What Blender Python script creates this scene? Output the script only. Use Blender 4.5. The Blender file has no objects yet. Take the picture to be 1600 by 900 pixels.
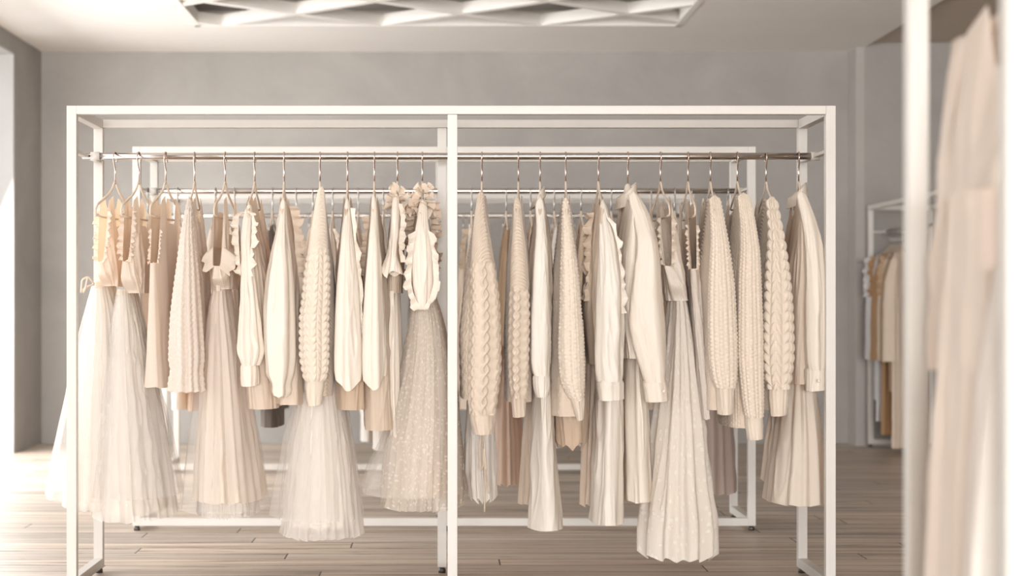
import bpy, math, random
import numpy as np

# ------------------------------------------------------------------ camera, world, lights, exposure
S = bpy.context.scene
COL = S.collection
F = 2700.0                      # focal length in pixels of the 1600x900 frame
PX, PY = 690.0, 470.0           # principal point
CAMZ = 1.02
cam_d = bpy.data.cameras.new('camera')
cam = bpy.data.objects.new('camera', cam_d)
COL.objects.link(cam)
cam.location = (0, 0, CAMZ)
cam.rotation_euler = (math.pi / 2, 0, 0)
cam_d.sensor_width = 36.0
cam_d.lens = 36.0 * F / 1600.0
cam_d.shift_x = (800 - PX) / 1600.0
cam_d.shift_y = -(450 - PY) / 1600.0
cam_d.clip_end = 100
cam_d.dof.use_dof = True
cam_d.dof.focus_distance = 6.1
cam_d.dof.aperture_fstop = 2.5
S.camera = cam

S.view_settings.view_transform = 'Standard'
S.view_settings.look = 'None'
S.view_settings.exposure = -0.16
S.view_settings.gamma = 1.0
S.view_settings.use_curve_mapping = False

world = bpy.data.worlds.new('world')
S.world = world
world.use_nodes = True
bg = world.node_tree.nodes['Background']
bg.inputs[0].default_value = (0.93, 0.96, 1.0, 1)
bg.inputs[1].default_value = 2.0


def area(name, loc, rot, sx, sy, power, color):
    d = bpy.data.lights.new(name, 'AREA')
    d.shape = 'RECTANGLE'
    d.size, d.size_y = sx, sy
    d.energy = power
    d.color = color
    o = bpy.data.objects.new(name, d)
    COL.objects.link(o)
    o.location = loc
    o.rotation_euler = rot
    return o


H = math.pi / 2
# daylight entering by the openings of the left wall and by the shop windows behind the camera
area('daylight_window_far', (-3.19, 10.0, 1.10), (0, -H + 0.4, 0), 2.0, 3.0, 155, (1.0, 0.985, 0.97))
area('daylight_window_middle', (-3.19, 6.3, 1.35), (0, -H + 0.2, 0), 2.6, 2.8, 75, (1.0, 0.985, 0.97))
area('daylight_window_near', (-3.19, 2.3, 1.35), (0, -H + 0.1, 0), 2.6, 2.8, 22, (1.0, 0.985, 0.97))
area('daylight_shopfront', (0.6, -11.9, 1.5), (H + 0.05, 0, 0), 7.0, 2.4, 2650, (1.0, 0.983, 0.968))
sun_d = bpy.data.lights.new('sun', 'SUN')
sun_d.energy = 0.35
sun_d.angle = math.radians(6)
sun_d.color = (1.0, 0.95, 0.88)
sun = bpy.data.objects.new('sun', sun_d)
COL.objects.link(sun)
from mathutils import Vector
sun.rotation_euler = Vector((0.62, -0.12, -0.62)).to_track_quat('-Z', 'Y').to_euler()


# ------------------------------------------------------------------ helpers
def wx(px, Y):
    return (px - PX) * Y / F


def wz(py, Y):
    return CAMZ - (py - PY) * Y / F


def tag(o, label=None, cat=None, group=None, kind=None):
    if label:
        o['label'] = label
    if cat:
        o['category'] = cat
    if group:
        o['group'] = group
    if kind:
        o['kind'] = kind
    return o


def empty(name, loc, label, cat, group=None, rz=0.0):
    o = bpy.data.objects.new(name, None)
    COL.objects.link(o)
    o.empty_display_size = 0.05
    o.location = loc
    o.rotation_euler = (0, 0, rz)
    return tag(o, label, cat, group)


def link(name, verts, faces, mat, parent=None, uv=None, smooth=True, origin=None):
    """verts in world metres; the object's own origin is the parent's or the given one"""
    v = np.asarray(verts, dtype=np.float64)
    o0 = np.array(parent.location if parent is not None else (origin or (0, 0, 0)))
    if parent is not None and parent.parent is not None:
        o0 = o0 + np.array(parent.parent.location)
    v = v - o0
    me = bpy.data.meshes.new(name)
    f = np.asarray(faces, dtype=np.int32)
    nf, k = f.shape
    me.vertices.add(len(v))
    me.vertices.foreach_set('co', v.astype(np.float32).ravel())
    me.loops.add(nf * k)
    me.loops.foreach_set('vertex_index', f.ravel())
    me.polygons.add(nf)
    me.polygons.foreach_set('loop_start', np.arange(0, nf * k, k, dtype=np.int32))
    me.polygons.foreach_set('use_smooth', np.full(nf, smooth))
    if uv is not None:
        l = me.uv_layers.new(name='UVMap')
        l.data.foreach_set('uv', np.asarray(uv, dtype=np.float32)[f.ravel()].ravel())
    me.materials.append(M[mat] if isinstance(mat, str) else mat)
    me.update(calc_edges=True)
    me.validate()
    o = bpy.data.objects.new(name, me)
    COL.objects.link(o)
    if parent is not None:
        o.parent = parent
    elif origin:
        o.location = origin
    return o


def gfaces(nu, nv, closed):
    i = np.arange(nv - 1)[:, None]
    j = np.arange(nu if closed else nu - 1)[None, :]
    j2 = (j + 1) % nu
    a = i * nu + j
    b = i * nu + j2
    c = (i + 1) * nu + j2
    d = (i + 1) * nu + j
    return np.stack([a, b, c, d], -1).reshape(-1, 4)


def grid(name, P, mat, parent=None, closed=True, UV=None, origin=None):
    nv, nu = P.shape[:2]
    return link(name, P.reshape(-1, 3), gfaces(nu, nv, closed), mat, parent,
                None if UV is None else UV.reshape(-1, 2), True, origin)


BOXF = np.array([[0, 3, 2, 1], [4, 5, 6, 7], [0, 1, 5, 4], [1, 2, 6, 5], [2, 3, 7, 6], [3, 0, 4, 7]])


def box8(p0, p1):
    x0, y0, z0 = p0
    x1, y1, z1 = p1
    return np.array([[x0, y0, z0], [x1, y0, z0], [x1, y1, z0], [x0, y1, z0],
                     [x0, y0, z1], [x1, y0, z1], [x1, y1, z1], [x0, y1, z1]], float)


def boxes(name, lst, mat, parent=None, bevel=0.0, origin=None):
    """several boxes (8-corner arrays or corner pairs) as ONE mesh"""
    vs, fs, n = [], [], 0
    for b in lst:
        c = b if isinstance(b, np.ndarray) else box8(*b)
        vs.append(c)
        fs.append(BOXF + n)
        n += 8
    o = link(name, np.vstack(vs), np.vstack(fs), mat, parent, smooth=False, origin=origin)
    if bevel:
        m = o.modifiers.new('bevel', 'BEVEL')
        m.width = bevel
        m.segments = 2
    return o


def bar8(p, q, w, h, up=(0, 0, 1)):
    """box corners of a bar from p to q, w across, h along up"""
    p, q, up = map(lambda a: np.array(a, float), (p, q, up))
    d = (q - p) / np.linalg.norm(q - p)
    s = np.cross(d, up)
    s /= np.linalg.norm(s)
    u = np.cross(s, d)
    c = []
    for e in (p, q):
        for a, b in ((-1, -1), (1, -1), (1, 1), (-1, 1)):
            c.append(e + s * a * w / 2 + u * b * h / 2)
    return np.array(c)


def smooth_path(pts, n):
    pts = np.array(pts, float)
    d = np.r_[0, np.cumsum(np.linalg.norm(np.diff(pts, axis=0), axis=1))]
    t = np.linspace(0, d[-1], n)
    return np.stack([pchip(d, pts[:, k], t) for k in range(3)], -1)


def pchip(x, y, xi):
    x, y, xi = map(lambda a: np.asarray(a, float), (x, y, xi))
    h = np.diff(x)
    m = np.diff(y) / h
    n = len(x)
    d = np.zeros(n)
    if n == 2:
        return np.interp(xi, x, y)
    for k in range(1, n - 1):
        if m[k - 1] * m[k] > 0:
            w1, w2 = 2 * h[k] + h[k - 1], h[k] + 2 * h[k - 1]
            d[k] = (w1 + w2) / (w1 / m[k - 1] + w2 / m[k])
    d[0], d[-1] = m[0], m[-1]
    i = np.clip(np.searchsorted(x, xi) - 1, 0, n - 2)
    s = np.clip((xi - x[i]) / h[i], 0, 1)
    return ((1 + 2 * s) * (1 - s) ** 2 * y[i] + s * (1 - s) ** 2 * h[i] * d[i]
            + s * s * (3 - 2 * s) * y[i + 1] + s * s * (s - 1) * h[i] * d[i + 1])


def tube(name, pts, r, mat, parent=None, ns=8, n=None, flat=1.0, caps=True, origin=None, append=None):
    p = np.array(pts, float) if n is None else smooth_path(pts, n)
    t = np.gradient(p, axis=0)
    t /= np.linalg.norm(t, axis=1)[:, None] + 1e-9
    ref = np.array([1.0, 0.02, 0.01])
    s = ref - t * (t @ ref)[:, None]
    s /= np.linalg.norm(s, axis=1)[:, None] + 1e-9
    u = np.cross(t, s)
    a = np.linspace(0, 2 * np.pi, ns, endpoint=False)
    r = np.atleast_1d(np.asarray(r, float))
    rr = np.interp(np.linspace(0, 1, len(p)), np.linspace(0, 1, len(r)), r)[:, None, None]
    ring = p[:, None] + rr * (np.cos(a)[None, :, None] * s[:, None] * flat + np.sin(a)[None, :, None] * u[:, None])
    V = ring.reshape(-1, 3)
    Fc = gfaces(ns, len(p), True)
    if caps:
        V = np.vstack([V, p[:1], p[-1:]])
        k = len(V)
        j = np.arange(ns)
        c0 = np.stack([np.full(ns, k - 2), (j + 1) % ns, j, np.full(ns, k - 2)], -1)
        b = (len(p) - 1) * ns
        # caps as quads with a doubled centre are invalid: shrink ring instead
        V = V[:-2]
        e0 = p[:1] + (ring[0] - p[0]) * 0.02
        e1 = p[-1:] + (ring[-1] - p[-1]) * 0.02
        V = np.vstack([e0, V, e1])
        Fc = gfaces(ns, len(p) + 2, True)
    if append is not None:
        append.append((V, Fc))
        return None
    return link(name, V, Fc, mat, parent, origin=origin)


def joined(name, lst, mat, parent=None, origin=None):
    vs, fs, n = [], [], 0
    for v, f in lst:
        vs.append(v)
        fs.append(f + n)
        n += len(v)
    return link(name, np.vstack(vs), np.vstack(fs), mat, parent, origin=origin)


# ------------------------------------------------------------------ materials
def newmat(name):
    m = bpy.data.materials.new(name)
    m.use_nodes = True
    nt = m.node_tree
    nt.nodes.clear()
    out = nt.nodes.new('ShaderNodeOutputMaterial')
    return m, nt, out


def N(nt, typ, **kw):
    n = nt.nodes.new(typ)
    for k, v in kw.items():
        if k.startswith('i_'):
            key = k[2:]
            n.inputs[int(key) if key.isdigit() else key.replace('_', ' ')].default_value = v
        else:
            setattr(n, k, v)
    return n


def rgba(c):
    return (c[0], c[1], c[2], 1)


def plain(name, col, rough=0.5, metal=0.0, mottle=0.0, mscale=8.0, bump=0.0, bscale=200.0):
    m, nt, out = newmat(name)
    b = N(nt, 'ShaderNodeBsdfPrincipled', i_Roughness=rough, i_Metallic=metal)
    b.inputs['Base Color'].default_value = rgba(col)
    tc = N(nt, 'ShaderNodeTexCoord')
    if mottle:
        nz = N(nt, 'ShaderNodeTexNoise', i_Scale=mscale, i_Detail=6.0, i_Roughness=0.6)
        nt.links.new(tc.outputs['Object'], nz.inputs['Vector'])
        mx = N(nt, 'ShaderNodeMixRGB', blend_type='MIX')
        mx.inputs[1].default_value = rgba([c * (1 - mottle) for c in col])
        mx.inputs[2].default_value = rgba([min(1, c * (1 + mottle)) for c in col])
        nt.links.new(nz.outputs['Fac'], mx.inputs[0])
        nt.links.new(mx.outputs[0], b.inputs['Base Color'])
    if bump:
        n2 = N(nt, 'ShaderNodeTexNoise', i_Scale=bscale, i_Detail=3.0)
        nt.links.new(tc.outputs['Object'], n2.inputs['Vector'])
        bp = N(nt, 'ShaderNodeBump', i_Strength=bump, i_Distance=0.002)
        nt.links.new(n2.outputs['Fac'], bp.inputs['Height'])
        nt.links.new(bp.outputs[0], b.inputs['Normal'])
    nt.links.new(b.outputs[0], out.inputs[0])
    return m


def fabric(name, col, rough=0.75, trans=0.22, tint=(1.0, 0.76, 0.53), weave=900.0, wb=0.25, crease=0.0, alpha=1.0,
           sheen=0.15, motif=None, spec=0.3):
    """cloth: a reflecting and a translucing lobe, a woven bump, optional soft creases, embroidery and sheer threads"""
    m, nt, out = newmat(name)
    L = nt.links.new
    uv = N(nt, 'ShaderNodeUVMap')
    b = N(nt, 'ShaderNodeBsdfPrincipled', i_Roughness=rough)
    b.inputs['Base Color'].default_value = rgba(col)
    b.inputs['Specular IOR Level'].default_value = spec
    b.inputs['Sheen Weight'].default_value = sheen
    b.inputs['Sheen Roughness'].default_value = 0.5
    nz = N(nt, 'ShaderNodeTexNoise', i_Scale=weave, i_Detail=2.0)
    L(uv.outputs[0], nz.inputs['Vector'])
    bp = N(nt, 'ShaderNodeBump', i_Strength=wb, i_Distance=0.001)
    L(nz.outputs['Fac'], bp.inputs['Height'])
    last = bp
    if crease:
        mp = N(nt, 'ShaderNodeMapping')
        mp.inputs['Scale'].default_value = (34, 7, 1)
        L(uv.outputs[0], mp.inputs[0])
        cz = N(nt, 'ShaderNodeTexNoise', i_Scale=1.0, i_Detail=2.0, i_Distortion=0.8)
        L(mp.outputs[0], cz.inputs['Vector'])
        b2 = N(nt, 'ShaderNodeBump', i_Strength=crease, i_Distance=0.012)
        L(cz.outputs['Fac'], b2.inputs['Height'])
        L(bp.outputs[0], b2.inputs['Normal'])
        last = b2
    fac_m = None
    if motif:
        mp = N(nt, 'ShaderNodeMapping')
        mp.inputs['Scale'].default_value = (motif, motif * 0.6, 1)
        mp.inputs['Rotation'].default_value = (0, 0, 0.5)
        L(uv.outputs[0], mp.inputs[0])
        wn = N(nt, 'ShaderNodeTexNoise', i_Scale=1.3, i_Detail=2.0)
        L(mp.outputs[0], wn.inputs['Vector'])
        mxv = N(nt, 'ShaderNodeMixRGB', blend_type='ADD')
        mxv.inputs[0].default_value = 0.5
        L(mp.outputs[0], mxv.inputs[1])
        L(wn.outputs['Color'], mxv.inputs[2])
        vo = N(nt, 'ShaderNodeTexVoronoi', i_Scale=1.0)
        L(mxv.outputs[0], vo.inputs['Vector'])
        rp = N(nt, 'ShaderNodeValToRGB')
        rp.color_ramp.elements[0].position = 0.26
        rp.color_ramp.elements[0].color = (1, 1, 1, 1)
        rp.color_ramp.elements[1].position = 0.36
        rp.color_ramp.elements[1].color = (0, 0, 0, 1)
        L(vo.outputs['Distance'], rp.inputs[0])
        fac_m = rp
        mc = N(nt, 'ShaderNodeMixRGB')
        mc.inputs[1].default_value = rgba(col)
        mc.inputs[2].default_value = rgba([min(0.9, c * 1.08 + 0.02) for c in col])
        L(rp.outputs[0], mc.inputs[0])
        L(mc.outputs[0], b.inputs['Base Color'])
        b3 = N(nt, 'ShaderNodeBump', i_Strength=0.6, i_Distance=0.002)
        L(rp.outputs[0], b3.inputs['Height'])
        L(last.outputs[0], b3.inputs['Normal'])
        last = b3
    L(last.outputs[0], b.inputs['Normal'])
    tr = N(nt, 'ShaderNodeBsdfTranslucent')
    tr.inputs[0].default_value = rgba([c * t for c, t in zip(col, tint)])
    mix = N(nt, 'ShaderNodeMixShader')
    mix.inputs[0].default_value = trans
    L(b.outputs[0], mix.inputs[1])
    L(tr.outputs[0], mix.inputs[2])
    res = mix
    if alpha < 1.0:
        tp = N(nt, 'ShaderNodeBsdfTransparent')
        m2 = N(nt, 'ShaderNodeMixShader')
        m2.inputs[0].default_value = alpha
        if fac_m:
            mr = N(nt, 'ShaderNodeMapRange')
            mr.inputs['To Min'].default_value = alpha
            mr.inputs['To Max'].default_value = min(1.0, alpha + 0.22)
            L(fac_m.outputs[0], mr.inputs['Value'])
            L(mr.outputs[0], m2.inputs[0])
        L(tp.outputs[0], m2.inputs[1])
        L(res.outputs[0], m2.inputs[2])
        res = m2
    L(res.outputs[0], out.inputs[0])
    return m


def plaster(name, col, var=0.10):
    m, nt, out = newmat(name)
    L = nt.links.new
    tc = N(nt, 'ShaderNodeTexCoord')
    b = N(nt, 'ShaderNodeBsdfPrincipled', i_Roughness=0.85)
    b.inputs['Specular IOR Level'].default_value = 0.25
    n1 = N(nt, 'ShaderNodeTexNoise', i_Scale=1.6, i_Detail=9.0, i_Roughness=0.62, i_Distortion=0.6)
    L(tc.outputs['Object'], n1.inputs['Vector'])
    rp = N(nt, 'ShaderNodeValToRGB')
    e = rp.color_ramp.elements
    e[0].position, e[0].color = 0.3, rgba([c * (1 - var) for c in col])
    e[1].position, e[1].color = 0.72, rgba([c * (1 + var) for c in col])
    L(n1.outputs['Fac'], rp.inputs[0])
    L(rp.outputs[0], b.inputs['Base Color'])
    n2 = N(nt, 'ShaderNodeTexNoise', i_Scale=28.0, i_Detail=8.0)
    L(tc.outputs['Object'], n2.inputs['Vector'])
    bp = N(nt, 'ShaderNodeBump', i_Strength=0.25, i_Distance=0.01)
    L(n2.outputs['Fac'], bp.inputs['Height'])
    L(bp.outputs[0], b.inputs['Normal'])
    L(b.outputs[0], out.inputs[0])
    return m


def planks(name):
    m, nt, out = newmat(name)
    L = nt.links.new
    tc = N(nt, 'ShaderNodeTexCoord')
    b = N(nt, 'ShaderNodeBsdfPrincipled', i_Roughness=0.42)
    b.inputs['Specular IOR Level'].default_value = 0.5
    br = N(nt, 'ShaderNodeTexBrick', offset=0.0, offset_frequency=2, squash=1.0)
    br.inputs['Color1'].default_value = (0.0, 0.0, 0.0, 1)
    br.inputs['Color2'].default_value = (1.0, 1.0, 1.0, 1)
    br.inputs['Mortar'].default_value = (0.5, 0.5, 0.5, 1)
    br.inputs['Scale'].default_value = 1.0
    br.inputs['Mortar Size'].default_value = 0.0035
    br.inputs['Mortar Smooth'].default_value = 0.2
    br.inputs['Brick Width'].default_value = 2.3
    br.inputs['Row Height'].default_value = 0.155
    sep = N(nt, 'ShaderNodeSeparateXYZ')
    L(tc.outputs['Object'], sep.inputs[0])
    dv = N(nt, 'ShaderNodeMath', operation='DIVIDE')
    dv.inputs[1].default_value = 0.155
    L(sep.outputs['Y'], dv.inputs[0])
    fl = N(nt, 'ShaderNodeMath', operation='FLOOR')
    L(dv.outputs[0], fl.inputs[0])
    wn = N(nt, 'ShaderNodeTexWhiteNoise', noise_dimensions='1D')
    L(fl.outputs[0], wn.inputs['W'])
    ma = N(nt, 'ShaderNodeMath', operation='MULTIPLY_ADD')
    ma.inputs[1].default_value = 2.3
    L(wn.outputs['Value'], ma.inputs[0])
    L(sep.outputs['X'], ma.inputs[2])
    cmb = N(nt, 'ShaderNodeCombineXYZ')
    L(ma.outputs[0], cmb.inputs['X'])
    L(sep.outputs['Y'], cmb.inputs['Y'])
    L(cmb.outputs[0], br.inputs['Vector'])
    # long grain
    mp = N(nt, 'ShaderNodeMapping')
    mp.inputs['Scale'].default_value = (1.1, 19, 1)
    L(tc.outputs['Object'], mp.inputs[0])
    addv = N(nt, 'ShaderNodeMixRGB', blend_type='ADD')
    addv.inputs[0].default_value = 1.0
    L(mp.outputs[0], addv.inputs[1])
    sc = N(nt, 'ShaderNodeMixRGB', blend_type='MULTIPLY')
    sc.inputs[0].default_value = 1.0
    sc.inputs[2].default_value = (9, 3, 5, 1)
    L(br.outputs['Color'], sc.inputs[1])
    L(sc.outputs[0], addv.inputs[2])
    n1 = N(nt, 'ShaderNodeTexNoise', i_Scale=1.0, i_Detail=6.0, i_Roughness=0.62, i_Distortion=0.5)
    L(addv.outputs[0], n1.inputs['Vector'])
    rp = N(nt, 'ShaderNodeValToRGB')
    e = rp.color_ramp.elements
    e[0].position, e[0].color = 0.32, (0.14, 0.115, 0.092, 1)
    e[1].position, e[1].color = 0.74, (0.70, 0.605, 0.51, 1)
    e.new(0.42).color = (0.45, 0.365, 0.295, 1)
    e.new(0.56).color = (0.57, 0.48, 0.40, 1)
    L(n1.outputs['Fac'], rp.inputs[0])
    # plank to plank variation
    var = N(nt, 'ShaderNodeMixRGB', blend_type='MULTIPLY')
    var.inputs[0].default_value = 1.0
    vr = N(nt, 'ShaderNodeValToRGB')
    vr.color_ramp.elements[0].color = (0.78, 0.79, 0.8, 1)
    vr.color_ramp.elements[1].color = (1.12, 1.1, 1.08, 1)
    L(br.outputs['Color'], vr.inputs[0])
    L(rp.outputs[0], var.inputs[1])
    L(vr.outputs[0], var.inputs[2])
    # short dark scuffs and knots
    mp2 = N(nt, 'ShaderNodeMapping')
    mp2.inputs['Scale'].default_value = (5, 48, 1)
    L(tc.outputs['Object'], mp2.inputs[0])
    n3 = N(nt, 'ShaderNodeTexNoise', i_Scale=1.0, i_Detail=3.0, i_Roughness=0.5)
    L(mp2.outputs[0], n3.inputs['Vector'])
    r3 = N(nt, 'ShaderNodeValToRGB')
    r3.color_ramp.elements[0].position, r3.color_ramp.elements[0].color = 0.64, (0, 0, 0, 1)
    r3.color_ramp.elements[1].position, r3.color_ramp.elements[1].color = 0.74, (0.75, 0.75, 0.75, 1)
    L(n3.outputs['Fac'], r3.inputs[0])
    mk = N(nt, 'ShaderNodeMixRGB')
    mk.inputs[2].default_value = (0.075, 0.055, 0.043, 1)
    L(r3.outputs[0], mk.inputs[0])
    L(var.outputs[0], mk.inputs[1])
    seam = N(nt, 'ShaderNodeMixRGB')
    seam.inputs[2].default_value = (0.05, 0.036, 0.027, 1)
    L(br.outputs['Fac'], seam.inputs[0])
    L(mk.outputs[0], seam.inputs[1])
    L(seam.outputs[0], b.inputs['Base Color'])
    bp = N(nt, 'ShaderNodeBump', i_Strength=0.35, i_Distance=0.004)
    L(n1.outputs['Fac'], bp.inputs['Height'])
    L(bp.outputs[0], b.inputs['Normal'])
    L(b.outputs[0], out.inputs[0])
    return m


M = {}
M['plaster'] = plaster('grey_plaster', (0.355, 0.336, 0.315))
M['reveal'] = plaster('pale_plaster', (0.52, 0.51, 0.495), 0.04)
M['pilaster'] = plaster('lit_grey_plaster', (0.43, 0.405, 0.38), 0.06)  # wall plaster made lighter: window light on this side face is in the colour
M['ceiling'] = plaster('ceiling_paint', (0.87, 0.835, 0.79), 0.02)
M['alcove'] = plaster('tan_alcove_ceiling', (0.55, 0.47, 0.39), 0.04)  # tan, darker than the main ceiling
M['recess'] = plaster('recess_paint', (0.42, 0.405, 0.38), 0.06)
M['floor'] = planks('weathered_planks')
M['paint'] = plain('white_painted_steel', (0.64, 0.61, 0.57), 0.42, 0, 0.03, 14, 0.05, 90)
M['chrome'] = plain('chrome', (0.56, 0.51, 0.47), 0.22, 1.0, 0.06, 30)
M['hookmetal'] = plain('rose_steel', (0.62, 0.50, 0.44), 0.25, 1.0)
M['greyhook'] = plain('dull_steel', (0.50, 0.48, 0.46), 0.3, 1.0)
M['velvet'] = plain('cream_velvet', (0.70, 0.585, 0.48), 0.9, 0, 0.05, 60, 0.2, 700)
M['ivoryplastic'] = plain('ivory_plastic', (0.78, 0.70, 0.61), 0.35)
M['darkplastic'] = plain('dark_plastic', (0.07, 0.12, 0.115), 0.4)
M['foot'] = plain('dark_steel_foot', (0.10, 0.09, 0.085), 0.4, 0.6)
M['frame'] = plain('window_frame_paint', (0.75, 0.73, 0.70), 0.5)

CREAM = (0.83, 0.725, 0.61)
IVORY = (0.87, 0.795, 0.70)
WHITE = (0.84, 0.81, 0.765)
M['cotton'] = fabric('cream_cotton', CREAM, 0.8, 0.3, crease=0.25)
M['cottonflat'] = fabric('cream_cotton_plain', CREAM, 0.8, 0.3, crease=0.1)
M['ivory'] = fabric('ivory_cotton', IVORY, 0.8, 0.3, crease=0.22)
M['satin'] = fabric('ivory_satin', (0.86, 0.785, 0.69), 0.42, 0.15, crease=0.25, spec=0.4, sheen=0.0)
M['satinwhite'] = fabric('white_satin', (0.88, 0.825, 0.745), 0.4, 0.15, crease=0.25, spec=0.4, sheen=0.0)
M['knit'] = fabric('oatmeal_wool', (0.70, 0.59, 0.485), 0.9, 0.05, weave=420, wb=0.5, sheen=0.3)
M['knitpale'] = fabric('cream_wool', (0.765, 0.665, 0.56), 0.9, 0.05, weave=420, wb=0.5, sheen=0.3)
M['lace'] = fabric('dotted_lace', (0.84, 0.78, 0.71), 0.8, 0.32, motif=130.0, crease=0.15)
M['floral'] = fabric('leaf_embroidered_voile', (0.85, 0.785, 0.705), 0.75, 0.2, motif=60.0, crease=0.1)
M['tulle'] = fabric('white_tulle', (0.94, 0.90, 0.855), 0.85, 0.28, tint=(1, 0.95, 0.9), alpha=0.5, sheen=0.0)
M['tullethin'] = fabric('sheer_tulle', (0.93, 0.90, 0.865), 0.85, 0.28, tint=(1, 0.95, 0.9), alpha=0.25, sheen=0.0)
M['tulletan'] = fabric('embroidered_tulle', (0.82, 0.76, 0.68), 0.8, 0.25, alpha=0.5, motif=110.0, sheen=0.0)
M['lining'] = fabric('ivory_lining', (0.91, 0.865, 0.80), 0.7, 0.25, tint=(1, 0.88, 0.75))
M['tan'] = fabric('tan_cotton', (0.66, 0.52, 0.395), 0.8, 0.22, crease=0.2)
M['beige'] = fabric('beige_cotton', (0.72, 0.605, 0.49), 0.8, 0.24, crease=0.2)
M['mauve'] = fabric('mauve_plisse', (0.50, 0.405, 0.36), 0.7, 0.2)
M['brown'] = fabric('brown_cotton', (0.44, 0.31, 0.20), 0.8, 0.15, crease=0.2)
M['camel'] = fabric('camel_cotton', (0.43, 0.26, 0.135), 0.8, 0.15, crease=0.2)
M['green'] = fabric('dark_green_cloth', (0.035, 0.075, 0.065), 0.8, 0.05, crease=0.2)
M['dark'] = fabric('dark_taupe_cloth', (0.16, 0.13, 0.11), 0.8, 0.08, crease=0.2)
M['white'] = fabric('white_cotton', WHITE, 0.8, 0.25, crease=0.2)
M['greywhite'] = fabric('pale_grey_cotton', (0.72, 0.715, 0.72), 0.8, 0.2, crease=0.2)
M['peach'] = fabric('peach_satin', (0.72, 0.58, 0.475), 0.5, 0.3, crease=0.2)
M['blush'] = fabric('blush_satin', (0.80, 0.70, 0.61), 0.55, 0.2, crease=0.2)

# ------------------------------------------------------------------ the setting
XL, XR, YB, CZ = -2.86, 2.92, 12.35, 2.80
boxes('floor', [((-3.4, -12.3, -0.1), (7.0, 12.6, 0.0))], M['floor'])
bpy.data.objects['floor']['kind'] = 'structure'
boxes('wall_back', [((-3.3, YB, 0), (2.905, YB + 0.25, 3.4))], M['plaster'])['kind'] = 'structure'
boxes('trim_1', [((2.905, 12.12, 0), (2.965, YB + 0.25, 3.4))], M['pilaster'])['kind'] = 'structure'
boxes('wall_right', [((2.965, 12.12, 0), (7.0, 12.6, 3.4)), ((6.8, -12.3, 0), (7.0, 12.12, 3.4))], M['plaster'])['kind'] = 'structure'
OPEN = [(8.5, 11.57), (4.9, 7.7), (0.9, 3.7)]
wl = []
edge = YB
for a, b_ in OPEN:
    wl.append(((-3.2, b_, 0), (XL, edge, 3.4)))
    wl.append(((-3.2, a, 2.68), (XL, b_, 3.4)))
    edge = a
wl.append(((-3.2, -12.3, 0), (XL, edge, 3.4)))
boxes('wall_left', wl, M['plaster'])['kind'] = 'structure'
for k, (a, b_) in enumerate(OPEN):
    lin = boxes('trim_%d' % (k + 2), [((-3.2, b_ - 0.012, 0.0), (XL - 0.004, b_, 2.68)), ((-3.2, a, 0.0), (XL - 0.004, a + 0.012, 2.68)),
                                     ((-3.2, a, 2.668), (XL - 0.004, b_, 2.68))], M['reveal'])
    lin['kind'] = 'structure'
    w = boxes('window_%d' % (k + 1), [((-3.30, a, 0), (-3.24, a + 0.07, 2.68)), ((-3.30, b_ - 0.07, 0), (-3.24, b_, 2.68)),
                                      ((-3.30, a, 2.61), (-3.24, b_, 2.68)), ((-3.30, a, 0), (-3.24, b_, 0.08)),
                                      ((-3.295, (a + b_) / 2 - 0.03, 0), (-3.245, (a + b_) / 2 + 0.03, 2.68)),
                                      ((-3.295, a, 1.9), (-3.245, b_, 1.95))], M['frame'])
    w['kind'] = 'structure'
boxes('wall_front', [((4.1, -12.3, 0), (7.0, -12.1, 3.4)), ((-3.3, -12.3, 2.75), (4.1, -12.1, 3.4)),
                     ((-3.3, -12.3, 0), (4.1, -12.1, 0.25))], M['plaster'])['kind'] = 'structure'
# ceiling with a rectangular coffer that holds the lattice
LX0, LX1, LY0, LY1 = -1.60, 1.555, 7.9, 11.2
boxes('ceiling', [((-3.3, -12.3, CZ), (LX0, 12.6, CZ + 0.1)), ((LX1, -12.3, CZ), (2.97, 12.6, CZ + 0.1)),
                  ((LX0, -12.3, CZ), (LX1, LY0, CZ + 0.1)), ((LX0, LY1, CZ), (LX1, 12.6, CZ + 0.1))], M['ceiling'])['kind'] = 'structure'
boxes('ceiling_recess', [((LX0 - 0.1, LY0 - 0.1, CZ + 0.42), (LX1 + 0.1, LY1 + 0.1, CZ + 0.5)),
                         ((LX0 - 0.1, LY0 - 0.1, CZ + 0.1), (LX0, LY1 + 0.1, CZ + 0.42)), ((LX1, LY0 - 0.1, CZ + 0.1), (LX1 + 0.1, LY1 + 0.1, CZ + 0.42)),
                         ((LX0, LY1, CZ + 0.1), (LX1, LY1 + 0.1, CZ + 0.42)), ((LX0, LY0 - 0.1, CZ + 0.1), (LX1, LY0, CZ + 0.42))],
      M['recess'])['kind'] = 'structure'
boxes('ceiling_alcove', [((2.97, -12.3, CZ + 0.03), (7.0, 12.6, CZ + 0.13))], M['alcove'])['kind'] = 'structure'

lat = empty('ceiling_lattice', (0, LY1, CZ), 'white diamond lattice panel set flush in the ceiling above the racks', 'ceiling panel')
bz0, bz1 = CZ - 0.004, CZ + 0.075
boxes('border', [((LX0, LY1 - 0.045, bz0), (LX1, LY1 + 0.01, bz1)), ((LX0, LY0, bz0), (LX1, LY0 + 0.05, bz1)),
                 ((LX0, LY0, bz0), (LX0 + 0.045, LY1, bz1)), ((LX1 - 0.045, LY0, bz0), (LX1, LY1, bz1))], M['ceiling'], lat, 0.003)


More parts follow.
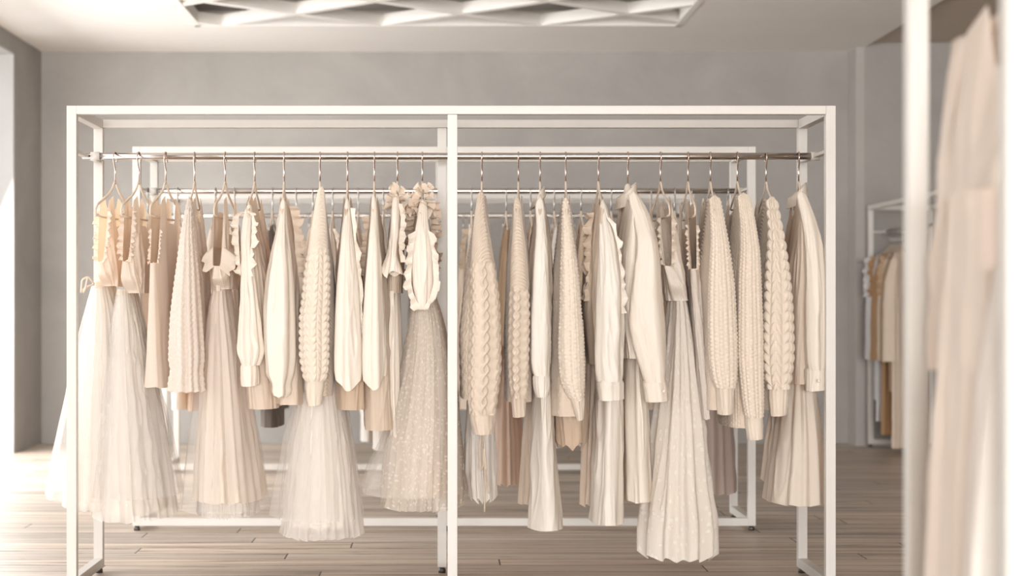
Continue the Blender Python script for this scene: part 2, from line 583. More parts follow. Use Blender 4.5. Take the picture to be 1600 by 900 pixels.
def clip_seg(x0, y0, x1, y1):
    t0, t1 = 0.0, 1.0
    dx, dy = x1 - x0, y1 - y0
    for p, q in ((-dx, x0 - LX0), (dx, LX1 - x0), (-dy, y0 - LY0), (dy, LY1 - y0)):
        if abs(p) < 1e-9:
            continue
        r = q / p
        if p < 0:
            t0 = max(t0, r)
        else:
            t1 = min(t1, r)
    return (x0 + t0 * dx, y0 + t0 * dy, x0 + t1 * dx, y0 + t1 * dy) if t1 - t0 > 0.02 else None


HX, HY = 0.515, 0.46
xc = wx(597, LY1)
for k in range(-8, 9):
    for sgn in (1, -1):
        xb = xc + k * 2 * HX
        c = clip_seg(xb, LY1, xb + sgn * HX * 8, LY1 - HY * 8)
        if c:
            boxes('lattice_bar', [bar8((c[0], c[1], CZ + 0.034 + 0.001 * sgn), (c[2], c[3], CZ + 0.034 + 0.001 * sgn), 0.06, 0.07)], M['ceiling'], lat)


# ------------------------------------------------------------------ clothes racks
T = 0.034


def rack(name, x0, x1, Yf, Yr, H_, rail_z, rail_y, label, xm=None, bottom=True, ends=True):
    """free standing rack of square white tube, x0..x1 outer width"""
    r = empty(name, ((x0 + x1) / 2, (Yf + Yr) / 2, 0), label, 'clothes rack')
    b = 0.0015
    z0 = 0.022
    for yy in (Yf, Yr - T):
        for xx in (x0, x1 - T):
            boxes('post', [((xx, yy, z0), (xx + T, yy + T, H_))], M['paint'], r, b)
            tube('foot', [(xx + T / 2, yy + T / 2, 0.0), (xx + T / 2, yy + T / 2, 0.012), (xx + T / 2, yy + T / 2, 0.024)],
                 [0.014, 0.014, 0.007], M['foot'], r, 12)
        boxes('top_bar', [((x0 + T, yy, H_ - T * 0.88), (x1 - T, yy + T, H_))], M['paint'], r, b)
    for xx in (x0, x1 - T):
        boxes('side_bar', [((xx, Yf + T, H_ - T), (xx + T, Yr - T, H_))], M['paint'], r, b)
        boxes('bottom_bar', [((xx, Yf + T, z0), (xx + T, Yr - T, z0 + T))], M['paint'], r, b)
        boxes('rail_bracket', [((xx + 0.006, Yf + T, rail_z - 0.006), (xx + T - 0.006, Yr - T, rail_z + 0.006))], M['paint'], r, b)
    if bottom:
        boxes('bottom_bar', [((x0 + T, Yf, z0), (x1 - T, Yf + T, z0 + T))], M['paint'], r, b)
    if xm is not None:
        boxes('post', [((xm - T / 2, Yf - 0.001, z0), (xm + T / 2, Yf + T - 0.002, H_ - T * 0.9))], M['paint'], r, b)
        xr_ = xm - 0.036
        boxes('post', [((xr_ - T / 2, Yr - T + 0.001, z0), (xr_ + T / 2, Yr, H_ - T * 0.9))], M['paint'], r, b)
        tube('foot', [(xm, Yf + T / 2, 0.0), (xm, Yf + T / 2, 0.012), (xm, Yf + T / 2, 0.024)], [0.014, 0.014, 0.007], M['foot'], r, 12)
        tube('foot', [(xr_, Yr - T / 2, 0.0), (xr_, Yr - T / 2, 0.012), (xr_, Yr - T / 2, 0.024)], [0.014, 0.014, 0.007], M['foot'], r, 12)
    xs = np.linspace(x0 + 0.004, x1 - 0.004, 6)
    tube('hanging_rail', [(x, rail_y, rail_z) for x in xs], 0.0125, M['chrome'], r, 20)
    for s, xx in ((1, x0 + T), (-1, x1 - 0.002)):
        tube('rail_collar', [(xx + s * 0.0, rail_y, rail_z), (xx + s * 0.032, rail_y, rail_z)], 0.0155, M['paint'], r, 16)
    return r


RY, RZ = 6.25, 1.543
rack('clothes_rack', wx(104, 6.0), wx(1306, 6.0), 6.0, 6.5, wz(165, 6.0), RZ, RY,
     'long white square tube clothes rack in front with middle post', xm=wx(707, 6.0))
R2F, R2Y, R2Z = 7.66, 7.91, wz(298.5, 7.91)
rack('clothes_rack', wx(207, R2F), wx(1181, R2F), R2F, R2F + 0.5, wz(229, R2F), R2Z, R2Y,
     'white clothes rack standing directly behind the front rack', xm=wx(699, R2F))
R3F, R3Y, R3Z = 10.2, 10.45, wz(337, 10.45)
rack('clothes_rack', wx(252, R3F), wx(1085, R3F), R3F, R3F + 0.5, wz(303, R3F), R3Z, R3Y,
     'white clothes rack farthest back near the grey wall', xm=None)
# foreground rack at the right
RFY, RFZ = 2.66, 1.60
rack('clothes_rack', 0.783, 2.6, 2.395, 2.93, 1.74, RFZ, RFY, 'out of focus white clothes rack close by at right edge', xm=None)


# ------------------------------------------------------------------ hangers
def ring_path(y0, z0, r, a0, a1, n):
    a = np.radians(np.linspace(a0, a1, n))
    return [(0, y0 + r * math.cos(t), z0 + r * math.sin(t)) for t in a]


def hanger_meshes(kind, hookmat, bodymat):
    o = Vector((0, 0, 0))
    pts = ring_path(0, -0.0055, 0.020, -35, 190, 16)
    pts += [(0, -0.0165, -0.018), (0, -0.009, -0.033), (0, -0.001, -0.045), (0, 0, -0.058), (0, 0, -0.102)]
    hk = []
    tube('', pts, 0.0027, None, None, 8, append=hk)
    tube('', [(0, pts[0][1], pts[0][2] + 0.003), (0, pts[0][1], pts[0][2]), (0, pts[0][1], pts[0][2] - 0.004)], [0.002, 0.0042, 0.002], None, None, 8, append=hk)
    bd = []
    w = 0.165
    if kind == 'velvet':
        for s in (-1, 1):
            arm = [(0, 0, -0.093), (0, s * 0.012, -0.100), (0, s * 0.035, -0.122), (0, s * 0.09, -0.150), (0, s * 0.165, -0.182)]
            tube('', arm, 0.0046, None, None, 8, 18, 0.8, append=bd)
        tube('', [(0, -0.16, -0.184), (0, -0.1, -0.19), (0, 0.1, -0.19), (0, 0.16, -0.184)], 0.0036, None, None, 8, 8, append=bd)
    elif kind == 'notched':
        for s in (-1, 1):
            arm = [(0, 0, -0.093), (0, s * 0.012, -0.100), (0, s * 0.035, -0.122), (0, s * 0.09, -0.150), (0, s * 0.15, -0.172), (0, s * 0.188, -0.186), (0, s * 0.203, -0.200)]
            tube('', arm, 0.0046, None, None, 8, 22, 0.8, append=bd)
            tube('', [(0, s * 0.203, -0.198), (0, s * 0.206, -0.212), (0, s * 0.196, -0.224), (0, s * 0.180, -0.220)], 0.0042, None, None, 8, 10, 0.8, append=bd)
        tube('', [(0, -0.196, -0.223), (0, -0.1, -0.227), (0, 0.1, -0.227), (0, 0.196, -0.223)], 0.0036, None, None, 8, 8, append=bd)
    else:   # broad moulded hanger
        n = 26
        y = np.linspace(-w, w, n)
        zt = -0.092 - 0.105 * (np.abs(y) / w) ** 0.85
        th = 0.014 - 0.004 * np.abs(y) / w
        hh = 0.030 + 0.02 * np.exp(-(y / 0.05) ** 2) - 0.012 * np.abs(y) / w
        a = np.linspace(0, 2 * np.pi, 14, endpoint=False)
        P = np.zeros((n, 14, 3))
        P[:, :, 0] = th[:, None] * np.cos(a)[None]
        P[:, :, 1] = y[:, None]
        P[:, :, 2] = (zt - hh / 2)[:, None] + (hh / 2)[:, None] * np.sin(a)[None]
        P[0] = P[0].mean(0) + (P[0] - P[0].mean(0)) * 0.1
        P[-1] = P[-1].mean(0) + (P[-1] - P[-1].mean(0)) * 0.1
        bd.append((P.reshape(-1, 3), gfaces(14, n, True)))
    return hk, bd


HPROTO = {}


def hanger(x, Y, z, kx, label, group, kind='velvet', style='front', half=0.2):
    """hang one hanger on a rail; kx is the sideways lean of its far end per metre"""
    key = (kind, style)
    root = empty('clothes_hanger', (x, Y, z), label, 'hanger', group)
    if key not in HPROTO:
        hm = M['hookmetal'] if style == 'front' else M['greyhook']
        bm = {'front': M['velvet'], 'dark': M['darkplastic'], 'back': M['velvet']}[style]
        if kind == 'broad':
            bm = M['ivoryplastic']
        hk, bd = hanger_meshes(kind, None, None)
        a = joined('hook', [(v + np.array([x, Y, z]), f) for v, f in hk], hm, root)
        b = joined('hanger_arms', [(v + np.array([x, Y, z]), f) for v, f in bd], bm, root)
        HPROTO[key] = (a, b)
    else:
        for p in HPROTO[key]:
            c = p.copy()
            COL.objects.link(c)
            c.parent = root
    root.rotation_euler = (0, 0, -math.atan(kx))
    return root


# ------------------------------------------------------------------ cloth builders
def foldf(rng, ks, drift=1.5):
    """a smooth wandering fold profile f(theta, t) in about -1..1"""
    terms = [(k, rng.uniform(0, 6.28), rng.uniform(-drift, drift), rng.uniform(0.5, 1.0)) for k in ks]
    tot = sum(a[3] for a in terms) * 0.75

    def f(th, t):
        s = 0
        for k, ph, dr, w in terms:
            s = s + w * np.sin(k * th + ph + dr * t + 0.5 * np.sin(2 * th + ph))
        return s / tot
    return f


def wrinkle(rng, th, V, kmax=12, n=9, q=26.0):
    """long sharp creases, mostly running down the cloth, some slanting"""
    a = 0
    for _ in range(n):
        k = rng.integers(2, kmax)
        a = a + np.sin(k * th + rng.uniform(-q, q) * V + rng.uniform(0, 6.28))
    b = 0
    for _ in range(5):
        b = b + np.sin(rng.integers(1, 5) * th + rng.uniform(-14, 14) * V + rng.uniform(0, 6.28))
    r = 1 - 2 * np.minimum(np.abs(a) / (0.75 * math.sqrt(n)), 1) ** 0.8
    return r * (0.55 + 0.45 * np.clip(b / 1.6, -1, 1))


def rows_eval(rows, nv, Yd):
    r = np.array(rows, float)
    py = np.linspace(r[0, 0], r[-1, 0], nv)
    l = pchip(r[:, 0], r[:, 1], py)
    q = pchip(r[:, 0], r[:, 2], py)
    return wx((l + q) / 2, Yd), (q - l) / 2 * Yd / F, wz(py, Yd)


def loft(name, rows, Yd, b, mat, parent, rng, nu=72, nv=70, ks=(3, 5, 7), amp=(0.002, 0.008), drift=1.5, yc=None, disp=None,
         hem=0.0, sharp=False, close_top=True, e=1.0, zwave=0.0, wr=0.0035, tip=0.0):
    """closed tube of cloth: rows (py, left, right) measured in the photograph at the real distance Yd; b half depth along Y"""
    t = np.linspace(0, 1, nv)
    cx, w, z = rows_eval(rows, nv, Yd)
    bb = np.interp(t, np.linspace(0, 1, len(b)), b) if isinstance(b, (list, tuple)) else np.full(nv, b)
    Yc = np.full(nv, Yd) if yc is None else np.interp(t, np.linspace(0, 1, len(yc)), yc)
    s = np.abs(cx / Yd)
    a = np.sqrt(np.maximum(w ** 2 - (s * bb) ** 2, (0.45 * w) ** 2))
    th = np.linspace(0, 2 * np.pi, nu, endpoint=False)
    st, ct = np.sin(th)[None], np.cos(th)[None]
    if e != 1.0:
        st = np.sign(st) * np.abs(st) ** e
        ct = np.sign(ct) * np.abs(ct) ** e
    X = cx[:, None] + a[:, None] * st
    Y = Yc[:, None] + bb[:, None] * ct
    Z = np.repeat(z[:, None], nu, 1)
    nx = st / np.maximum(a[:, None], 1e-3)
    ny = ct / np.maximum(bb[:, None], 1e-3)
    nn = np.sqrt(nx ** 2 + ny ** 2) + 1e-9
    nx, ny = nx / nn, ny / nn
    f = foldf(rng, ks, drift)(th[None], t[:, None])
    if sharp:
        f = 1.0 - 1.7 * np.abs(f) ** 0.75
    am = np.interp(t, np.linspace(0, 1, len(amp)), amp)[:, None]
    d = f * am
    peri = np.pi * (3 * (a + bb) - np.sqrt((3 * a + bb) * (a + 3 * bb)))
    U = th[None] / (2 * np.pi) * np.median(peri)
    V = np.repeat((z[0] - z)[:, None], nu, 1)
    if disp is not None:
        d = d + disp(th[None] / (2 * np.pi) * np.repeat(peri.mean(), nv)[:, None], V, t[:, None])
    elif wr:
        d = d + wr * wrinkle(rng, th[None], V) * sm(0.0, 0.12, t)[:, None]
    X = X + nx * d
    Y = Y + ny * d
    Z = Z + (f * hem * t[:, None] ** 6)
    if tip:
        Z = Z - tip * np.clip(-ct, 0, 1) ** 2 * t[:, None] ** 5
    if zwave:
        Z = Z + zwave * np.sin(th[None] + 0.9) * t[:, None] ** 4
    P = np.stack([X, Y, Z], -1)
    UV = np.stack([np.broadcast_to(U, (nv, nu)), V], -1)
    if close_top:
        c = P[0].mean(0)
        top = c + (P[0] - c) * 0.05 + np.array([0, 0, 0.004])
        P = np.concatenate([top[None], P], 0)
        UV = np.concatenate([UV[:1], UV], 0)
    o = grid(name, P, mat, parent, True, UV)
    return o, P


def sm(a, b, x):
    t = np.clip((x - a) / (b - a), 0, 1)
    return t * t * (3 - 2 * t)


def body(name, Xh, Yh, Zr, k, zhem, mat, parent, rng, thick=(0.012, 0.045, 0.06), half=0.2, sleeveless=False, armz=-0.385, dip=(0.09, 0.03),
         neck=0.075, nu=150, nv=70, ks=(4, 7, 9), amp=(0.0, 0.006), disp=None, waist=None, off=0.0, hemw=0.0, halfhem=None, wr=0.005):
    """bodice or jumper body hung over the hanger: front and back panels, shoulder slope, neckline and (sleeveless) armholes"""
    th = np.linspace(0, 2 * np.pi, nu, endpoint=False)
    t = np.linspace(0, 1, nv)
    ct, st = np.cos(th), np.sin(th)
    y0 = half * np.sign(ct) * np.abs(ct) ** (0.5 if sleeveless else 0.75)
    ay = np.abs(y0)
    front = st > 0 if Xh < 0 else st < 0
    zt = -0.108 - 0.094 * (ay / 0.2) ** 0.9
    nd = np.where(front, dip[0], dip[1])
    zt = zt - nd * (1 - sm(neck * 0.55, neck, ay))
    if sleeveless:
        arm = sm(0.118, 0.172, ay) ** 0.8
        zt = zt * (1 - arm) + armz * arm
    zt = zt + Zr
    # rows
    hh = np.interp(t, [0, 1], [half, halfhem if halfhem else half])
    if waist:
        hh = hh * (1 - waist * sm(0.5, 1.0, t))
    a = np.interp(t, np.linspace(0, 1, len(thick)), thick)
    Y = y0[None] / half * hh[:, None]
    if sleeveless:
        a2 = a[:, None] * (0.35 + 0.65 * np.abs(st)[None] ** 0.45)
    else:
        a2 = np.repeat(a[:, None], nu, 1)
    sx = np.sign(st)[None] * np.abs(st)[None] ** 0.75
    if sleeveless:
        # keep front and back apart along the armhole, meeting under the arm
        sx = np.sign(st)[None] * np.abs(st)[None] ** 0.55
        a2 = np.repeat(a[:, None], nu, 1)
    f = foldf(rng, ks)(th[None], t[:, None])
    am = np.interp(t, np.linspace(0, 1, len(amp)), amp)[:, None]
    Z = zt[None] + (zhem - zt[None]) * t[:, None]
    V = Zr - Z
    d = f * am
    peri = 4 * half
    U = np.repeat((th / (2 * np.pi) * peri)[None], nv, 0)
    if disp is not None:
        d = d + disp(U, V, t[:, None])
    else:
        d = d + wr * wrinkle(rng, th[None], V, 16, 11) * sm(0.02, 0.2, t)[:, None]
    kk = k * (1 - 0.6 * t)[:, None]
    X = Xh + off * t[:, None] + kk * Y + (a2 + d) * sx
    Y = Yh + Y + 0.5 * d * ct[None]
    Z = Z + f * hemw * t[:, None] ** 6
    P = np.stack([X, Y, Z], -1)
    o = grid(name, P, mat, parent, True, np.stack([U, V], -1))
    return o, P


def ruffle(name, C, D, mat, parent, rng, width=0.025, wl=0.03, amp=0.009, rows=6, side=None, grow=1.0):
    """gathered frill along curve C leaning out along D, waving along side"""
    C = np.array(C, float)
    n0 = len(C)
    d = np.r_[0, np.cumsum(np.linalg.norm(np.diff(C, axis=0), axis=1))]
    n = max(24, int(d[-1] / wl * 10))
    s = np.linspace(0, d[-1], n)
    C2 = np.stack([np.interp(s, d, C[:, k]) for k in range(3)], -1)
    D = np.broadcast_to(np.array(D, float), (n0, 3))
    D2 = np.stack([np.interp(s, d, D[:, k]) for k in range(3)], -1)
    D2 /= np.linalg.norm(D2, axis=1)[:, None] + 1e-9
    tg = np.gradient(C2, axis=0)
    tg /= np.linalg.norm(tg, axis=1)[:, None] + 1e-9
    sd = np.cross(tg, D2)
    sd /= np.linalg.norm(sd, axis=1)[:, None] + 1e-9
    ph = 2 * np.pi * s / wl
    wob = np.interp(s, np.linspace(0, d[-1], 17), rng.uniform(0.35, 1.6, 17))
    ph = np.cumsum(np.gradient(ph) * wob)
    q = np.linspace(0, 1, rows)
    wv = width * np.interp(s, np.linspace(0, d[-1], 15), rng.uniform(0.6, 1.35, 15))
    amp = amp * np.interp(s, np.linspace(0, d[-1], 21), rng.uniform(0.45, 1.6, 21))[None]
    P = (C2[None] + D2[None] * (q[:, None] * wv[None])[:, :, None]
         + sd[None] * (np.sin(ph)[None] * amp * (0.15 + q[:, None]) * grow)[:, :, None]
         + tg[None] * (np.sin(2 * ph + 0.7)[None] * amp * 0.45 * q[:, None])[:, :, None]
         + D2[None] * (np.cos(ph * 0.5)[None] * amp * 0.35 * q[:, None])[:, :, None])
    UV = np.stack([np.repeat(s[None], rows, 0), np.repeat((q * width)[:, None], n, 1)], -1)
    return grid(name, P, mat, parent, False, UV)


# knit relief -----------------------------------------------------------
def rib_h(U, V, t, p=0.0125, h=0.0032):
    h, p = h * 1.6, p * 1.15
    return h * (np.abs(np.sin(np.pi * (V + 0.12 * np.abs(np.sin(U * 14))) / p)) ** 0.7 - 0.5)


def rib_v(U, p=0.011, h=0.0028):
    return h * (np.abs(np.sin(np.pi * U / p)) ** 0.8 - 0.5)


def plait(U, V, col=0.036, p=0.024, h=0.0068):
    h = h * 1.35
    c = ((U / col) % 1.0) - 0.5
    g = np.abs(np.sin(np.pi * (V / p - 1.15 * np.abs(c)))) ** 0.55
    return h * (g * np.clip(1 - (2 * np.abs(c)) ** 3.5, 0, 1) * (1 - 0.65 * np.exp(-(c / 0.05) ** 2)) - 0.35)


def rope(U, V, col=0.033, p=0.058, h=0.0075):
    h, col, p = h * 1.6, col * 1.2, p * 1.25
    c = ((U / col) % 1.0) - 0.5
    ph = 2 * np.pi * V / p + 2.0 * np.floor(U / col)
    s = 0.2 * np.sin(ph)
    up = 0.5 + 0.5 * np.cos(ph)
    b1 = np.exp(-((c - s) / 0.13) ** 2) * (0.65 + 0.35 * up)
    b2 = np.exp(-((c + s) / 0.13) ** 2) * (1.0 - 0.35 * up)
    return h * (np.maximum(b1, b2) - 0.45)


def chunky(U, V, pu=0.0135, pv=0.0115, h=0.0046):
    h, pu, pv = h * 1.55, pu * 1.25, pv * 1.25
    a = np.abs(np.sin(np.pi * U / pu))
    b = np.abs(np.sin(np.pi * (V / pv + 0.5 * np.floor(U / pu))))
    return h * (a ** 0.7 * (0.35 + 0.65 * b ** 0.6) - 0.4)


def popcorn(U, V, p=0.03, h=0.004):
    h = h * 1.2
    i = np.floor(V / p)
    a = np.cos(2 * np.pi * (U / p + 0.5 * i)) * np.cos(2 * np.pi * V / p)
    base = 0.0012 * (np.abs(np.sin(np.pi * U / 0.008)) + np.abs(np.sin(np.pi * V / 0.008)) - 1)
    return h * np.clip(a - 0.25, 0, 1) + base


def blend(fa, fb, t0, t1):
    return lambda U, V, t: fa(U, V, t) * (1 - sm(t0, t1, t)) + fb(U, V, t) * sm(t0, t1, t)


class G:
    """one garment on a rail: keeps its root, its hanger lean and shortcuts"""

    def __init__(s, name, label, cat, hook, near, group, Y=RY, Z=RZ, half=0.2, hang='velvet', hstyle='front', phrase=None, hgroup=None, seed=0, no_hanger=False):
        s.Y, s.Z, s.half = Y, Z, half
        s.X = wx(hook, Y)
        s.k = (s.X - wx(near, Y - half)) / half
        s.k = max(-0.3, min(0.3, s.k))
        s.rng = np.random.default_rng(seed + int(hook) * 7)
        s.root = empty(name, (s.X, Y, Z - 0.1), label, cat, group)
        s.Yn = Y - half
        if not no_hanger:
            hanger(s.X, Y, Z, s.k, phrase, hgroup, hang, hstyle)

    def py(s, z):
        return PY - (z - CAMZ) * F / s.Y

    def zp(s, py, Y=None):
        return wz(py, Y or s.Y)

    def body(s, pyhem, mat, **kw):
        nm = kw.pop('name', 'bodice')
        return body(nm, s.X, s.Y + 0.012, s.Z, s.k, s.zp(pyhem, s.Yn + 0.05), M[mat], s.root, s.rng, **kw)

    def sleeve(s, rows, mat, cuff=None, depth=0.045, nm='sleeve', parent=None, **kw):
        dy = kw.pop('dy', 0.0)
        kw.setdefault('wr', 0.0026)
        y0, l0, r0 = rows[0]
        c0, h0 = (l0 + r0) / 2, (r0 - l0) / 2
        rows = [(y0 - 5, c0 - 0.8, c0 + 0.8), (y0 - 3.2, c0 - 0.55 * h0, c0 + 0.55 * h0)] + list(rows)
        y1 = s.Yn + dy
        o, P = loft(nm, rows, y1, [0.012, depth * 0.8, depth, depth, depth * 0.9], M[mat], s.root if parent is None else parent, s.rng,
                    yc=[y1 + 0.05, y1 + 0.005, y1, y1, y1], **kw)
        if cuff:
            cm = kw.get('cuffmat', mat)
            loft('cuff', cuff, y1, depth * 0.8, M[cm], o, s.rng, nu=60, nv=16, ks=(3, 4), amp=(0.0015, 0.002), close_top=False, zwave=0.004)
        return o

    def far_sleeve(s, pylen, mat, w=0.05, **kw):
        """the other sleeve, hanging at the far end of the hanger"""
        Yf = s.Y + s.half
        x = s.X + s.k * s.half
        p = PX + x * F / Yf
        wp = w * F / Yf
        top = PY - (s.Z - 0.19 - CAMZ) * F / Yf
        rows = [(top, p - wp * .3, p + wp * .3), (top + 40, p - wp * .8, p + wp * .8), ((top + pylen) / 2, p - wp, p + wp), (pylen, p - wp * .8, p + wp * .8)]
        o, P = loft('sleeve', rows, Yf, 0.03, M[mat], s.root, s.rng, nu=40, nv=40, **kw)
        return o

    def skirt(s, rows, mat, b, nm='skirt', seed=None, dy=0.0, parent=None, **kw):
        kw.setdefault('nu', 220)
        kw.setdefault('nv', 60)
        kw.setdefault('ks', (9, 13, 16))
        kw.setdefault('amp', (0.003, 0.010, 0.014))
        kw.setdefault('wr', 0.003)
        kw.setdefault('hem', 0.006)
        kw.setdefault('close_top', False)
        return loft(nm, rows, s.Y + dy, b, M[mat], s.root if parent is None else parent, s.rng, **kw)

    def edge_ruffle(s, P, mat, width=0.018, wl=0.022, amp=0.007, lo=-0.55, nm='ruffle', parent=None, outy=1.0):
        """frills along the near armhole edge of a sleeveless bodice"""
        nu = P.shape[1]
        th = np.linspace(0, 2 * np.pi, nu, endpoint=False)
        c = np.cos(th)
        for sgn in (1, -1):
            idx = [i for i in range(nu) if c[i] < lo and sgn * np.sin(th[i]) > 0.0]
            C = P[0, idx]
            D = np.tile(np.array([sgn * 0.75, -0.65 * outy, 0.0]), (len(idx), 1))
            ruffle(nm, C, D, mat, s.root if parent is None else parent, s.rng, width, wl, amp)

    def collar(s, mat, h=0.035, w=0.045, a=0.028, b=0.085, z=-0.128, nm='collar'):
        nu = 90
        th = np.linspace(0, 2 * np.pi, nu, endpoint=False)
        prof = [(0.0, 0.0), (0.0, h * 0.5), (0.001, h * 0.9), (0.004, h), (0.007, h * 0.85), (0.010, h * 0.8 - w * 0.5), (0.014, h * 0.8 - w)]
        P = np.zeros((len(prof), nu, 3))
        sgn = -1 if s.X > 0 else 1
        fr = 0.5 + 0.5 * np.sin(th) * sgn       # 1 at the front of the neck
        for i, (d, hz) in enumerate(prof):
            y = (b + d) * np.cos(th)
            P[i, :, 0] = s.X + s.k * y + (a + d * (0.6 + 0.4 * fr)) * np.sin(th) + sgn * 0.004
            P[i, :, 1] = s.Y + 0.0 + y
            dz = hz * (1 + (0.55 * fr ** 2 if i >= 4 else 0) * (-1 if hz < 0 else 1) * (1 if hz < 0 else 0.0)) - 0.055 * fr ** 1.5 - 0.012 * (np.abs(np.cos(th)) ** 2)
            P[i, :, 2] = s.Z + z + dz
        return grid(nm, P, M[mat], s.root, True, np.stack([np.repeat((th * 0.07)[None], len(prof), 0), np.repeat(np.linspace(0, .08, len(prof))[:, None], nu, 1)], -1))

# ------------------------------------------------------------------ garments on the front rack, left to right
GF, HF = 'garments on the front rack', 'hangers on the front rack'


def front(name, cat, label, phrase, hook, near, **kw):
    return G(name, label, cat, hook, near, GF, phrase='slim cream hanger holding the ' + phrase if kw.get('hang') != 'broad' else 'broad ivory hanger holding the ' + phrase, hgroup=HF, **kw)


def tulle_dress(g, waist_py, lining, outer, sheer=None, lb=(0.12, 0.17, 0.20, 0.21), bodymat='ivory', halfw=0.17, wst=0.3, seedcut=0, frill=0.02, armz=-0.385, mat='tulle'):
    b, P = g.body(waist_py, bodymat, sleeveless=True, waist=wst, thick=(0.016, 0.026, 0.036, 0.034), dip=(0.13, 0.06), armz=armz, half=halfw, amp=(0.0, 0.004, 0.006))
    g.edge_ruffle(P, bodymat, frill)
    g.skirt(lining, 'lining', list(lb), nm='skirt_lining', amp=(0.002, 0.005, 0.007))
    o, _ = g.skirt(outer, mat, [q + 0.012 for q in lb], nm='tulle_skirt', ks=(7, 11, 15), amp=(0.002, 0.007, 0.011), sharp=True, nu=300, wr=0.0045)
    if sheer:
        g.skirt(sheer, 'tullethin', [q + 0.02 for q in lb], nm='tulle_overlay', ks=(9, 13, 17), amp=(0.003, 0.012, 0.022))
    return b, P


# 1 tulle dress with a tie at the waist
g = front('tulle_dress', 'dress', 'white tulle dress at far left of front rack, ruffled straps, tie at waist', 'leftmost white tulle dress', 180, 150, hang='notched')
tulle_dress(g, 447, [(444, 146, 178), (520, 132, 192), (650, 118, 206), (785, 112, 214)],
            [(442, 145, 179), (500, 132, 196), (600, 119, 208), (700, 108, 216), (788, 100, 222)],
            [(446, 144, 179), (520, 124, 198), (600, 106, 215), (700, 86, 232), (776, 74, 246)], lb=(0.11, 0.16, 0.18, 0.19))
loft('waistband', [(441, 145, 178), (450, 144, 179)], RY, 0.135, M['ivory'], g.root, g.rng, nu=80, nv=8, ks=(5, 9), amp=(0.001, 0.001), close_top=False)
bx = wx(146, 6.1)
for dx, dz, ln in ((-0.034, 0.010, 0.0), (-0.028, -0.030, 0.0)):
    tube('tie', [(bx, 6.11, wz(443, 6.1)), (bx + dx * 0.5, 6.08, wz(443, 6.1) + 0.022), (bx + dx, 6.07, wz(443, 6.1) + dz), (bx + dx * 1.1, 6.07, wz(443, 6.1) - 0.032),
                 (bx + dx * .6, 6.09, wz(443, 6.1) - 0.01), (bx, 6.11, wz(443, 6.1) - 0.004)], 0.0034, M['ivory'], g.root, 8, 26)

# 2 tulle dress
g = front('tulle_dress', 'dress', 'white tulle dress with ruffled straps and full skirt, second from left on front rack', 'second tulle dress from the left', 217, 190, hang='notched')
tulle_dress(g, 458, [(455, 184, 214), (520, 176, 230), (650, 164, 248), (795, 156, 262)],
            [(453, 183, 215), (500, 175, 225), (600, 163, 245), (700, 154, 262), (804, 146, 276)],
            [(455, 183, 216), (560, 166, 240), (680, 152, 268), (770, 140, 286)], lb=(0.12, 0.18, 0.215, 0.225))
loft('waistband', [(452, 183, 214), (461, 182, 215)], RY, 0.138, M['ivory'], g.root, g.rng, nu=80, nv=8, ks=(5, 9), amp=(0.001, 0.001), close_top=False)

# 3 sleeveless ruched blouse
g = front('blouse', 'blouse', 'ivory sleeveless blouse with ruched side seam, between tulle dress and lace blouse', 'ruched sleeveless blouse', 259, 235, hang='notched')
b, P = g.body(606, 'ivory', sleeveless=True, thick=(0.016, 0.020, 0.027, 0.032, 0.042), dip=(0.12, 0.05), armz=-0.39, half=0.185, amp=(0, 0.004, 0.007), hemw=0.006, off=-0.012,
              disp=lambda U, V, t: 0.004 * np.sin(V * 420 + 3 * np.sin(U * 60)) * np.exp(-((U - 0.37) / 0.022) ** 2))
g.edge_ruffle(P, 'ivory', 0.010, 0.016, 0.004)

# 4 lace blouse
g = front('lace_blouse', 'blouse', 'white dotted lace blouse with long gathered sleeve, fourth hanger from left on front rack', 'dotted lace blouse', 304, 293)
g.body(560, 'lace', thick=(0.012, 0.045, 0.05), dip=(0.11, 0.03))
dots = lambda U, V, t: 0.003 * np.clip(np.cos(U * 330) * np.cos(V * 300 + np.floor(U * 330 / 6.28) * 2), 0, 1)
sl = g.sleeve([(314, 290, 296), (330, 287, 298), (350, 284, 300), (400, 279, 306), (450, 273, 310), (500, 268, 313), (560, 266, 316), (580, 269, 314), (596, 266, 315), (612, 265, 317)], 'lace',
              depth=0.05, nu=130, nv=190, amp=(0.001, 0.004, 0.007, 0.009), ks=(4, 7, 9, 13), disp=dots, hem=0.004)

# 5 dress with flounced bodice
g = front('dress', 'dress', 'ivory dress with winged flounce bodice and long pleated skirt above tulle hem', 'ivory dress with the winged flounce', 352, 335, hang='notched')
b, P = g.body(452, 'ivory', sleeveless=True, waist=0.28, thick=(0.018, 0.026, 0.036, 0.033), dip=(0.16, 0.08), armz=-0.40, half=0.175, amp=(0, 0.003, 0.005))
for sgn in (1, -1):
    nu = P.shape[1]
    th = np.linspace(0, 2 * np.pi, nu, endpoint=False)
    idx = [i for i in range(nu) if np.cos(th[i]) < 0.3 and sgn * np.sin(th[i]) > 0]
    C = P[1, idx].copy()
    C[:, 2] = np.minimum(C[:, 2], wz(385, 6.1)) - 0.0
    C[:, 0] += sgn * 0.002
    ruffle('flounce', C, np.tile([sgn * 0.72, -0.15, -0.62], (len(idx), 1)), M['ivory'], g.root, g.rng, 0.055, 0.11, 0.006, 8)
loft('waistband', [(446, 332, 361), (455, 332, 362)], RY, 0.128, M['ivory'], g.root, g.rng, nu=80, nv=8, ks=(5, 9), amp=(0.001, 0.001), close_top=False)
g.skirt([(452, 333, 361), (480, 327, 366), (550, 320, 379), (600, 316, 386), (700, 310, 400), (778, 305, 412)], 'ivory', [0.115, 0.15, 0.18, 0.2], amp=(0.003, 0.009, 0.013), ks=(11, 15, 19))
